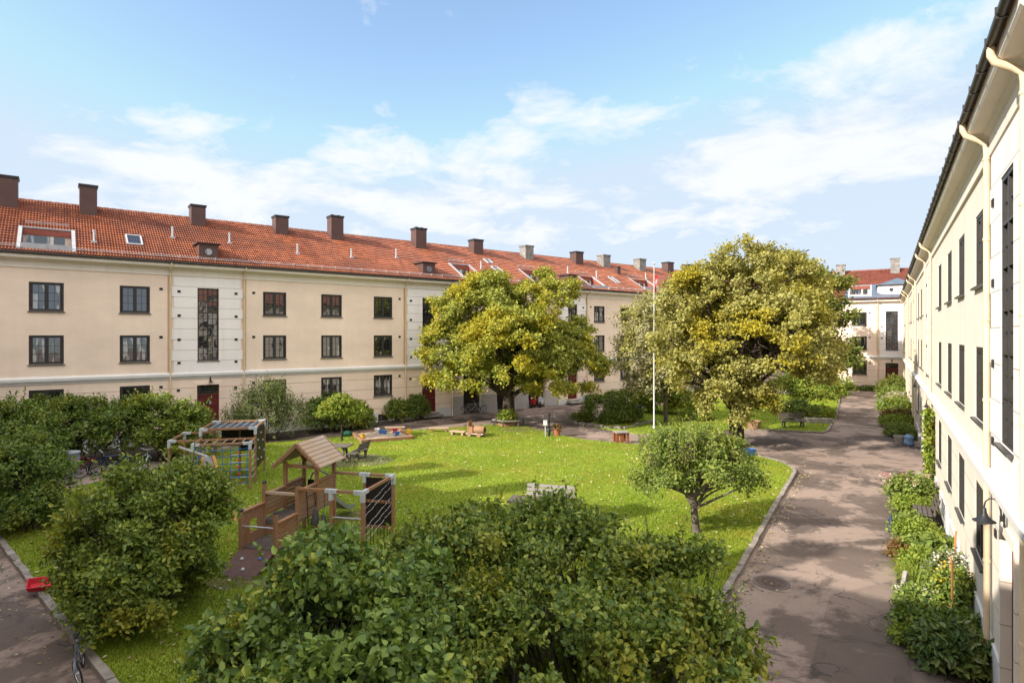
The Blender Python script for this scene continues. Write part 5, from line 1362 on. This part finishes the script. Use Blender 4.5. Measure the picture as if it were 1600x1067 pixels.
shrub('feathery grey-green shrub between the red door and the facade bushes', (-14.6, 34.3, 0),
      [(-14.7, 34.5, 1.6, 1.6, 1.3, 1.7), (-13.2, 35.0, 1.3, 1.1, 1.0, 1.3), (-15.6, 33.9, 1.0, 1.1, 1.0, 1.0), (-14.1, 34.6, 2.4, .8, .8, 1.1)], 2400, 7, .75, .13, 'leaf_grey', 18, nst=18, aspect=.34, jag=.5, upright=.6, up=.7, droop=.12)
shrub('dark green bush under the facade beside the feathery shrub', (-12.0, 37.6, 0),
      [(-12.2, 37.6, 1.05, 1.1, 1.0, 1.15), (-10.9, 38.2, 1.0, 1.0, 1.0, 1.1)], 1500, 8, .4, .13, 'leaf_hedge', 19)
shrub('light green bush under the facade behind the little lawn tree', (-10.4, 38.9, 0),
      [(-10.5, 38.8, .95, .95, .9, 1.0), (-9.9, 39.3, .7, .7, .7, .75)], 1100, 8, .4, .13, 'leaf_yg', 20)
tree('little lime-green tree with thin stem by the sandpit', 'small_tree', (-9.9, 34.3, .07), 1.15, [(-10.05, 34.3, 2.05, .9, .9, .68), (-9.35, 34.5, 1.75, .72, .7, .5), (-10.7, 34.2, 1.8, .6, .6, .45)], .055, 800, 8, .4, .13, 'leaf_lime', 21, limbs=3, twigs=3)
shrub('yellowish bush at the facade left of the second red door', (-8.3, 42.6, 0), [(-8.5, 42.7, .75, 1.1, .9, .85)], 620, 8, .4, .13, 'leaf_yg', 22)
shrub('dark bush at the facade next to the second red door', (-7.0, 43.3, 0), [(-7.0, 43.4, .85, .9, .8, .95)], 560, 8, .42, .13, 'leaf_hedge', 23)
shrub('pale variegated plant inside the hexagonal planter', (-.35, 39.85, .40), [(-.35, 39.75, .72, .62, .45, .38)], 260, 7, .3, .15, 'leaf_lime', 24, name='planter_plant', cat='plant', stem=False)
shrub('thin upright plant at the left end of the shrub bed', (5.6, 42.6, .03), [(5.6, 42.6, .75, .55, .5, .8), (5.0, 42.4, .3, .9, .5, .35)], 330, 7, .45, .13, 'leaf_lime', 25, name='plant', cat='plant', jag=.5)
shrub('dense dark bush in the middle of the shrub bed', (7.8, 41.4, .03), [(7.5, 41.3, .85, 1.15, .9, .85), (8.5, 42.0, .6, .8, .7, .6), (6.7, 41.0, .45, .7, .6, .45)], 1500, 8, .4, .12, 'leaf_hedge', 26, shoots=25)
shrub('low dark bushes along the facade near the third red door', LW(41, .8, 0), [tuple(LW(39.6, .8, .35))+(.9, .6, .5), tuple(LW(42.0, .8, .4))+(1.1, .7, .55), tuple(LW(44.2, .8, .45))+(1.2, .7, .6)], 900, 8, .4, .13, 'leaf_hedge', 27)
shrub('pale rounded bush behind the flagpole at the far wall', (11.5, 46.6, .05), [(11.6, 46.6, 1.4, 1.6, 1.3, 1.35), (13.2, 46.0, 1.0, 1.2, 1.0, 1.05), (10.5, 47.0, .8, .9, .9, .8)], 1700, 8, .45, .15, 'leaf_lime', 28)
shrub('low lime flowering clump on the far lawn', (13.4, 42.6, .06), [(13.4, 42.6, .35, 1.2, .7, .38)], 420, 7, .35, .13, 'leaf_lime', 29, name='plant', cat='plant', stem=False)
# big trees
tree('broad leaning yellow-green tree standing in the hexagonal planter', 'maple_tree', (-.22, 40.6, 0), 2.9,
     px_lobes([(748, 500, 56, 62, 0), (765, 470, 46, 42, .2), (715, 500, 38, 44, -.3), (852, 486, 56, 58, .3), (700, 545, 42, 40, -.4), (893, 550, 46, 48, .4), (800, 545, 78, 62, -2.2), (742, 582, 50, 36, -1.6), (868, 588, 52, 38, -1.2), (806, 568, 44, 26, -2.4), (905, 570, 34, 36, -.6), (688, 578, 26, 24, 0), (800, 540, 80, 60, 2.5), (918, 565, 22, 26, .5)], 40.5),
     .42, 22000, 8, .6, .14, 'leaf_maple2', 41, limbs=3, twigs=4, aspect=.78, jag=.15, shell=.72, ncl=520, cr=.75)
tree('largest tree, a golden maple right of the flagpole', 'maple_tree', (12.5, 32.9, .07), 2.6,
     px_lobes([(1172, 458, 76, 76, 0), (1096, 478, 64, 62, 0), (1233, 465, 66, 66, .6), (1062, 532, 46, 50, -.5), (1178, 540, 92, 82, -2.0), (1263, 545, 44, 48, .6), (1096, 585, 60, 44, -1.5), (1148, 530, 90, 82, 2.6), (1123, 622, 36, 30, -1.2), (1160, 628, 32, 36, -1.9), (1238, 555, 50, 42, -1)], 33.0),
     .40, 21000, 8, .55, .128, 'leaf_maple', 42, limbs=4, twigs=7, aspect=.78, jag=.20, shell=.64, ncl=620, cr=.68)
tree('pale sparse tree left of the maple, behind the flagpole', 'thin_tree', (10.9, 41.6, .07), 2.4,
     px_lobes([(1012, 515, 46, 52, 0), (985, 560, 30, 40, 0), (1045, 492, 44, 40, 0), (1005, 600, 30, 24, 0), (1048, 560, 42, 48, -1)], 41.0),
     .14, 3700, 7, .8, .16, 'leaf_pale', 43, wood='barkpale', limbs=4, twigs=7, aspect=.6, jag=.45, shell=.45)
tree('greener tree rising behind the right side of the maple', 'green_tree', (30.6, 58.6, .07), 2.8,
     px_lobes([(1262, 465, 46, 52, 0), (1292, 520, 42, 46, 0), (1240, 520, 45, 55, 0), (1310, 562, 26, 28, 0), (1240, 432, 28, 32, 0), (1265, 560, 50, 30, 0)], 58.6),
     .30, 3600, 8, .9, .27, 'leaf_green', 44, limbs=4, aspect=.7, jag=.42, ncl=120, cr=1.1)
tree('low round lime tree by the bicycle rack at the drive', 'small_tree', (22.9, 46.2, .07), 1.2,
     px_lobes([(1268, 596, 34, 24, 0), (1240, 602, 28, 20, 0), (1298, 605, 28, 20, 0), (1270, 612, 40, 16, -.6)], 46.0), .13, 1700, 8, .5, .16, 'leaf_lime', 45, limbs=3, jag=.4)
shrub('brownish rounded bush beside the far lawn bench', (20.5, 42.6, .07), [(20.6, 42.6, .75, 1.0, .9, .85), (21.7, 43.0, .5, .8, .7, .55)], 900, 8, .4, .12, 'leaf_hedge', 46)
shrub('light green plants above the low stone wall', (22.4, 43.4, .07), [(22.6, 43.3, .4, 1.0, .8, .5), (23.6, 45.0, .4, .8, .9, .45)], 520, 7, .4, .12, 'leaf_lime', 47, name='plant', cat='plant', stem=False)
# apple tree with upright water shoots
ap_ = tree('apple tree with forked trunk on the lawn beside the drive', 'apple_tree', (5.74, 18.34, .07), 1.15,
     [(5.7, 18.3, 2.15, 1.55, 1.35, .85), (4.7, 18.2, 1.85, 1.05, 1.0, .62), (6.9, 18.5, 2.0, 1.0, 1.1, .68), (5.2, 18.8, 2.5, 1.1, 1.0, .65), (6.6, 18.9, 2.5, 1.0, 1.0, .6), (7.4, 18.4, 1.65, .5, .6, .38), (4.15, 18.1, 1.55, .55, .6, .35)],
     .115, 2500, 8, .46, .095, 'leaf_apple', 48, wood='barkpale', limbs=4, twigs=8, jag=.5, shell=.40, lean=(-.12, 0), ncl=120, cr=.42)
rg = np.random.default_rng(77); sh = []; shs = MB()
for i in range(110):
    x, y = rg.uniform(-1.7, 1.4), rg.uniform(-.7, .9); h = rg.uniform(.6, 1.35)*(1-.25*abs(x)/1.7); z0 = 2.35-.12*abs(x)
    shs.tube([(x, y, z0), (x+rg.uniform(-.1, .1), y, z0+h*.6), (x+rg.uniform(-.18, .18), y, z0+h)], [.012, .008, .004], 4, False)
    n = int(h/.035)
    for k in range(n): sh.append((x+rg.normal()*.05, y+rg.normal()*.05, z0+h*k/n, h))
shs.build('water_shoots', M['barkpale'], ap_)
sh = np.array(sh); n = len(sh); Ax = unit(n, rg)*.7; Ax[:, 2] += .55
leaf_object('shoot_leaves', sh[:, :3], Ax, unit(n, rg)+np.array([0, 0, .4]), np.full(n, .10)*rg.uniform(.7, 1.2, n), np.full(n, .045), M['leaf_lime'], ap_)

# bed along the right wall
def bedplant(label, s, d, r, h, mat, seed, n, leaf=.10, per=7, kind='leaf', flower=None, nf=0, tl=.32, **kw):
    p = RW(s, d, .03); o = thing('bed_plant', label, 'plant', p)
    if kind == 'leaf':
        crown('foliage', [(0, 0, h*.5, r, r, h*.55), (r*.4, -r*.3, h*.4, r*.7, r*.7, h*.45), (-r*.4, r*.3, h*.42, r*.7, r*.7, h*.45)], n, per, tl, leaf, M[mat], o, seed, zmin=.0, **kw)
    else:
        rg = np.random.default_rng(seed)
        blades('foliage', np.c_[rg.normal(size=(20, 2))*r*.35, np.zeros(20)], n, h, leaf, M[mat], o, seed, kw.get('spread', .7), kw.get('bend', .8))
    if flower:
        rg = np.random.default_rng(seed+5); k = nf*10
        c = np.repeat(np.c_[rg.normal(size=(nf, 2))*r*.6, h*rg.uniform(.75, 1.05, nf)], 10, 0)
        leaf_object('flowers', c+rg.normal(size=(k, 3))*.045, unit(k, rg), unit(k, rg)+np.array([0, 0, 1]), np.full(k, .055), np.full(k, .05), M[flower], o)
    return o
bedplant('dark glossy-leaved shrub at the near end of the wall bed', -2.0, .60, .48, .72, 'leaf_dark', 60, 420, .17, 7, aspect=.38, flat=.3)
bedplant('dark leafy clump beside the glossy shrub, nearer the asphalt', -.9, 1.10, .34, .48, 'leaf_hedge', 61, 300, .10)
bedplant('small yellow-green clump at the asphalt edge of the wall bed', -1.45, 1.25, .22, .34, 'leaf_lime', 62, 120, .09)
bedplant('broad dark plant next to the nearest downpipe', -.85, .42, .40, .58, 'leaf_hedge', 63, 330, .14, aspect=.42)
bedplant('mixed green plant with dry brown heads near the white stone post', .25, .95, .42, .55, 'leaf_apple', 64, 380, .09, flower='flower_white', nf=14)
bedplant('tall wispy plant with yellow flowers against the near wall', .45, .40, .45, 1.05, 'leaf_yg', 65, 420, .085, flower='flower_yellow', nf=10, upright=.6)
bedplant('bright arching daylily clump at the near asphalt edge', 1.75, .98, .62, .72, 'leaf_lime', 66, 420, .028, kind='blade')
bedplant('tall seed-headed plant behind the daylily clump', 1.7, .38, .42, 1.0, 'leaf_grey', 67, 380, .08, flower='flower_white', nf=18, upright=.5)
bedplant('lime leafy plant behind the daylily', 2.9, .75, .52, .6, 'leaf_lime', 68, 380, .10)
bedplant('rust-tinged low plant at the asphalt edge', 4.0, 1.15, .40, .42, 'leaf_rust', 69, 260, .09)
bedplant('broad green hosta clump by the wall', 4.1, .55, .55, .62, 'leaf_apple', 70, 340, .15, aspect=.7)
bedplant('feathery green plant in front of the small wall bench', 5.7, .85, .58, .6, 'leaf_lime', 71, 420, .085, upright=.4)
bedplant('fine-leaved green clump below the small wall bench', 6.9, .95, .50, .5, 'leaf_apple', 72, 340, .09)
bedplant('pale lime plant beyond the small wall bench', 9.0, .85, .55, .62, 'leaf_lime', 73, 380, .09)
bedplant('bushy plant with pink flower heads beside the vine', 10.4, .85, .68, 1.05, 'leaf_apple', 74, 560, .11, flower='flower_pink', nf=34)
bedplant('reddish leafy plant at the far end of the first wall bed', 12.2, .95, .5, .62, 'leaf_rust', 75, 320, .10, flower='flower_red', nf=5)
bedplant('low rounded shrub at the start of the far wall bed', 27.4, .85, .75, .6, 'leaf_apple', 76, 420, .12)
bedplant('olive grassy clump behind the low rounded shrub of the far bed', 29.6, .9, 1.0, .9, 'leaf_yg', 77, 520, .03, kind='blade')
bedplant('lime spreading plant in the far wall bed', 31.8, .95, 1.0, .8, 'leaf_lime', 78, 480, .12)
bedplant('brown dry seed-head plant in the far wall bed', 34.5, 1.0, .9, .9, 'leaf_rust', 79, 420, .12, upright=.5)
bedplant('yellow-green tall plant in the far wall bed', 38.0, 1.0, 1.1, 1.4, 'leaf_yg', 80, 560, .14, upright=.4)
bedplant('pale reedy plant with white heads in the far wall bed', 42.0, .95, .9, 1.5, 'leaf_pale', 81, 420, .13, flower='flower_white', nf=16, upright=.6)
bedplant('tallest green thicket before the distant red door', 49.5, 1.0, 1.25, 2.3, 'leaf_green', 82, 900, .16, upright=.4)
bedplant('green shoulder-high plant at the last part of the wall bed', 45.5, 1.1, 1.05, 1.7, 'leaf_apple', 83, 560, .15, upright=.4)
for k, (x, h) in enumerate([(-1.2, .5), (-3.6, .6), (-6.0, .5), (-8.5, .7), (1.0, .45)]):
    p = EP + Vector((.844, -.5367, 0))*x + Vector((-.5367, -.844, 0))*.9; p.z = 0
    shrub(['low dark bush under the left distant cellar window', 'low green bush at the distant end wall below the maple', 'second low bush further left along the distant end wall', 'last low bush at the hidden corner of the end wall', 'small bush beside the distant downpipe'][k], p, [(p.x, p.y, h*.55, 1.2, .8, h*.6)], 300, 7, .4, .15, 'leaf_hedge', 90+k, stem=False)
# vine on the right wall
vn = thing('climbing_vine', 'bright green vine climbing the right wall below the lamp', 'vine', RW(13.0, .08, 0))
rg = np.random.default_rng(55); n = 1500
hh = rg.random(n)**.8*3.3; wd = .75*(1-.45*hh/3.3)
P = np.array([RU*float(a)+RN*float(b)+Vector((0, 0, float(c))) for a, b, c in zip(rg.normal(size=n)*wd*.55, np.abs(rg.normal(size=n))*.10+.03, hh)])
Ax = unit(n, rg)*.6; Ax[:, 2] -= .6
Nn = unit(n, rg)*.5 + np.array(RN); leaf_object('foliage', P, Ax, Nn, rg.uniform(.11, .2, n), rg.uniform(.10, .17, n), M['leaf_lime'], vn)
m = MB()
for k in range(5): m.tube([tuple(RU*(.2*k-.4)+RN*.03), tuple(RU*(.1*k-.3)+RN*.04+Vector((0, 0, 1.5))), tuple(RU*(.12*k-.2)+RN*.03+Vector((0, 0, 3.0)))], [.015, .01, .004], 5)
m.build('stem', M['bark'], vn)
for i, (s, d, h) in enumerate([(-.15, .45, 1.55), (.9, .42, 1.35), (1.8, .30, 1.75)]):
    o = thing('garden_stake', ['wooden stake nearest the downpipe in the wall bed', 'middle wooden stake in the wall bed', 'farthest and tallest wooden stake in the wall bed'][i], 'stake', RW(s, d, 0)); o.rotation_euler = (R(2*i-2), R(2), 0)
    tag(o); MB().box(-.016, .016, -.016, .016, 0, h*.9).build('pole', M['woodorange'], o)
o = thing('garden_gnome_bollard', 'small dark blue post figure at the asphalt edge of the wall bed', 'ornament', RW(6.6, 1.5, 0)); o.name = 'garden_ornament'
MB().lathe([(0, 0), (.09, 0), (.10, .1), (.06, .22), (.07, .34), (.05, .42), (.03, .5), (0, .52)], 12).build('body', simple('navy_glaze', (.03, .04, .09), .4, .1), o, True)

# ------------------------------------------------------------------ grass blades and fallen leaves (uncountable)
def in_poly(P, poly):
    x, y = P[:, 0], P[:, 1]; c = np.zeros(len(P), bool); j = len(poly)-1
    for i in range(len(poly)):
        xi, yi = poly[i]; xj, yj = poly[j]
        c ^= ((yi > y) != (yj > y)) & (x < (xj-xi)*(y-yi)/(yj-yi+1e-12)+xi); j = i
    return c
def scatter(poly, n, seed, power=0.0):
    rg = np.random.default_rng(seed); A = np.array(poly); lo, hi = A.min(0), A.max(0)
    P = rg.uniform(lo, hi, (n*3, 2)); P = P[in_poly(P, poly)]
    if power: P = P[rg.random(len(P)) < np.clip((13.0/P[:, 1])**power, 0, 1)]
    return P[:n], rg
Pg, rg = scatter(LAWN, 420000, 101, 1.0)
n = len(Pg); P3 = np.c_[Pg, np.full(n, .065)]
Ax = rg.normal(size=(n, 3))*.45; Ax[:, 2] = 1
tag(leaf_object('grass', P3, Ax, unit(n, rg), rg.uniform(.04, .10, n), rg.uniform(.010, .018, n), M['grass'], None, .05), kind='stuff')
Pg2, rg = scatter(LAWN2, 60000, 102)
n = len(Pg2); Ax = rg.normal(size=(n, 3))*.45; Ax[:, 2] = 1
tag(leaf_object('grass', np.c_[Pg2, np.full(n, .065)], Ax, unit(n, rg), rg.uniform(.05, .11, n), rg.uniform(.015, .026, n), M['grass'], None, .05), kind='stuff')
def litter(P, z, rg, size):
    n = len(P); Nn = rg.normal(size=(n, 3))*.25; Nn[:, 2] = 1; Ax = rg.normal(size=(n, 3)); Ax[:, 2] *= .1
    return np.c_[P, np.full(n, z)], Ax, Nn, rg.uniform(.7, 1.3, n)*size
parts = []
P, rg = scatter(LAWN, 3400, 103); parts.append(litter(P, .115, rg, .10))
P, rg = scatter([(4, 12), (11.5, 24), (15, 29), (22, 35), (18, 37), (10, 30.5)], 260, 104); parts.append(litter(P, .012, rg, .08))
P, rg = scatter([(-16.5, 17.3), (-7.6, 9.6), (-6.6, 9.9), (-9.0, 12.1), (-15.4, 17.9)], 260, 105); parts.append(litter(P, .012, rg, .075))
t_ = rg.random(420); kp = np.array([(3.1, 10.4), (5.95, 15.1), (9.8, 21.4), (13.2, 26.8)])
sgm = rg.integers(0, 3, 420); q = kp[sgm]+(kp[sgm+1]-kp[sgm])*t_[:, None]+np.abs(rg.normal(size=(420, 1)))*np.array([[.2, -.12]]); parts.append(litter(q, .014, rg, .075))
P, rg = scatter([(-8, 41), (3, 42), (8, 50), (2, 49), (-7, 44)], 160, 106); parts.append(litter(P, .012, rg, .09))
P = np.concatenate([p[0] for p in parts]); Ax = np.concatenate([p[1] for p in parts]); Nn = np.concatenate([p[2] for p in parts]); L = np.concatenate([p[3] for p in parts])
tag(leaf_object('fallen_leaves', P, Ax, Nn, L, L*.7, M['fallen'], None, .1), kind='stuff')

# ------------------------------------------------------------------ light, sky, camera
SUN = Vector((-.88, -.47, 0)).normalized(); EL = R(28.6)
sd = Vector((SUN.x*math.cos(EL), SUN.y*math.cos(EL), math.sin(EL)))
sl = bpy.data.lights.new('sun', 'SUN'); sl.energy = 3.2; sl.angle = R(.5); sl.color = (1.0, .93, .82)
so = bpy.data.objects.new('sun', sl); col.objects.link(so); so.rotation_euler = (-sd).to_track_quat('-Z', 'Y').to_euler(); so.location = (-30, -20, 40)

wd = bpy.data.worlds.new('World'); sc.world = wd; wd.use_nodes = True
t = NT.__new__(NT); t.t = wd.node_tree; t.t.nodes.clear()
out = t.n('ShaderNodeOutputWorld'); bg = t.n('ShaderNodeBackground')
sky = t.n('ShaderNodeTexSky'); sky.sky_type = 'NISHITA'; sky.sun_disc = False; sky.sun_elevation = EL
sky.sun_rotation = math.atan2(SUN.x, SUN.y); sky.air_density = 1.0; sky.dust_density = .6; sky.ozone_density = 1.3
gen = t.coord('Generated')
nm = t.n('ShaderNodeVectorMath', operation='NORMALIZE'); t.l(gen, nm.inputs[0])
sp = t.n('ShaderNodeSeparateXYZ'); t.l(nm.outputs[0], sp.inputs[0])
az = t.math('ARCTAN2', sp.outputs[0], sp.outputs[1]); el = t.math('ARCSINE', sp.outputs[2])
# cloud layer seen in perspective: project the direction on a high plane
zc = t.math('ADD', t.math('MAXIMUM', sp.outputs[2], 0.0), .16)
cb = t.n('ShaderNodeCombineXYZ'); t.l(t.math('DIVIDE', sp.outputs[0], zc), cb.inputs[0]); t.l(t.math('DIVIDE', sp.outputs[1], zc), cb.inputs[1])
n1 = t.noise(cb.outputs[0], 1.5, 9, .60, .5); n2 = t.noise(cb.outputs[0], 4.6, 7, .62, .6)
fb = t.math('ADD', t.math('MULTIPLY', n1, .7), t.math('MULTIPLY', n2, .3))
def blob(px, py, rx, ry, s):
    a0 = math.atan2(px-800, F); e0 = math.atan2((HZ-py), math.hypot(F, px-800)); ra = rx/F*math.cos(a0)**2; re = ry/F*math.cos(a0)
    dx = t.math('DIVIDE', t.math('SUBTRACT', az, a0), ra); dy = t.math('DIVIDE', t.math('SUBTRACT', el, e0), re)
    r2 = t.math('ADD', t.math('MULTIPLY', dx, dx), t.math('MULTIPLY', dy, dy))
    return t.math('MULTIPLY', t.math('EXPONENT', t.math('MULTIPLY', r2, -1.0)), s)
acc = 0.0
for b in [(215, 190, 130, 38, .55), (90, 250, 230, 40, .55), (40, 300, 330, 45, .5), (1390, 72, 130, 50, .62), (1310, 250, 190, 75, .68), (1120, 205, 130, 70, .52), (900, 170, 130, 45, .34), (760, 230, 200, 70, .44), (560, 265, 200, 55, .48), (900, 345, 700, 60, .58), (590, 320, 300, 50, .36), (75, 30, 70, 30, .30), (1560, 20, 130, 40, .3), (1090, 115, 120, 40, .32), (1450, 230, 130, 90, .4)]:
    acc = t.math('ADD', acc, blob(*b))
acc = t.math('SUBTRACT', t.math('MINIMUM', acc, .66), .33)
cov = t.math('ADD', acc, t.math('MULTIPLY', t.math('SUBTRACT', fb, .5), 4.6))
mask = t.ramp(cov, [(.06, 0.0), (.28, .42), (.55, .88), (.8, 1.0)])
# a faint veil everywhere that thickens to the horizon
veil = t.math('MULTIPLY', t.math('EXPONENT', t.math('MULTIPLY', t.math('MAXIMUM', sp.outputs[2], 0.0), -7.5)), .42)
mask = t.math('MAXIMUM', t.math('MULTIPLY', mask, .92), veil)
skc = t.mix(1.0, sky.outputs[0], (.80, .80, .76), 'MULTIPLY')
mn = t.n('ShaderNodeVectorMath', operation='MINIMUM'); t.l(skc, mn.inputs[0]); mn.inputs[1].default_value = (1.62, 1.98, 2.40); skc = mn.outputs[0]
cl = t.mix(mask, skc, (2.46, 2.50, 2.54))
# bright cloud added out of view, overhead and behind, to lift fill light
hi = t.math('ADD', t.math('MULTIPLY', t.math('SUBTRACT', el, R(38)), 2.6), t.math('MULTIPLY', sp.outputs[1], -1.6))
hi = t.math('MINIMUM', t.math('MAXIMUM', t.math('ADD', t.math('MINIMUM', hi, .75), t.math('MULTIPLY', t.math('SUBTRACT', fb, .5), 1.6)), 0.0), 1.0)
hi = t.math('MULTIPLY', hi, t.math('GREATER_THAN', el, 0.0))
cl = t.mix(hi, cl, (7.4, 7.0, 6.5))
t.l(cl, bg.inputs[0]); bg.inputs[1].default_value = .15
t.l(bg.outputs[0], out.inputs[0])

cam = bpy.data.cameras.new('camera'); co = bpy.data.objects.new('camera', cam); col.objects.link(co)
co.location = (0, 0, CZ); co.rotation_euler = (R(90), 0, 0)
cam.sensor_width = 36; cam.lens = F/1600*36; cam.shift_y = (HZ-533.5)/1600; cam.clip_end = 3000; cam.clip_start = .05
sc.camera = co
sc.view_settings.view_transform = 'Standard'; sc.view_settings.look = 'None'; sc.view_settings.gamma = 1.0; sc.view_settings.exposure = 1.45
sc.render.engine = 'CYCLES'; sc.cycles.use_denoising = True; sc.cycles.max_bounces = 6; sc.cycles.transparent_max_bounces = 4
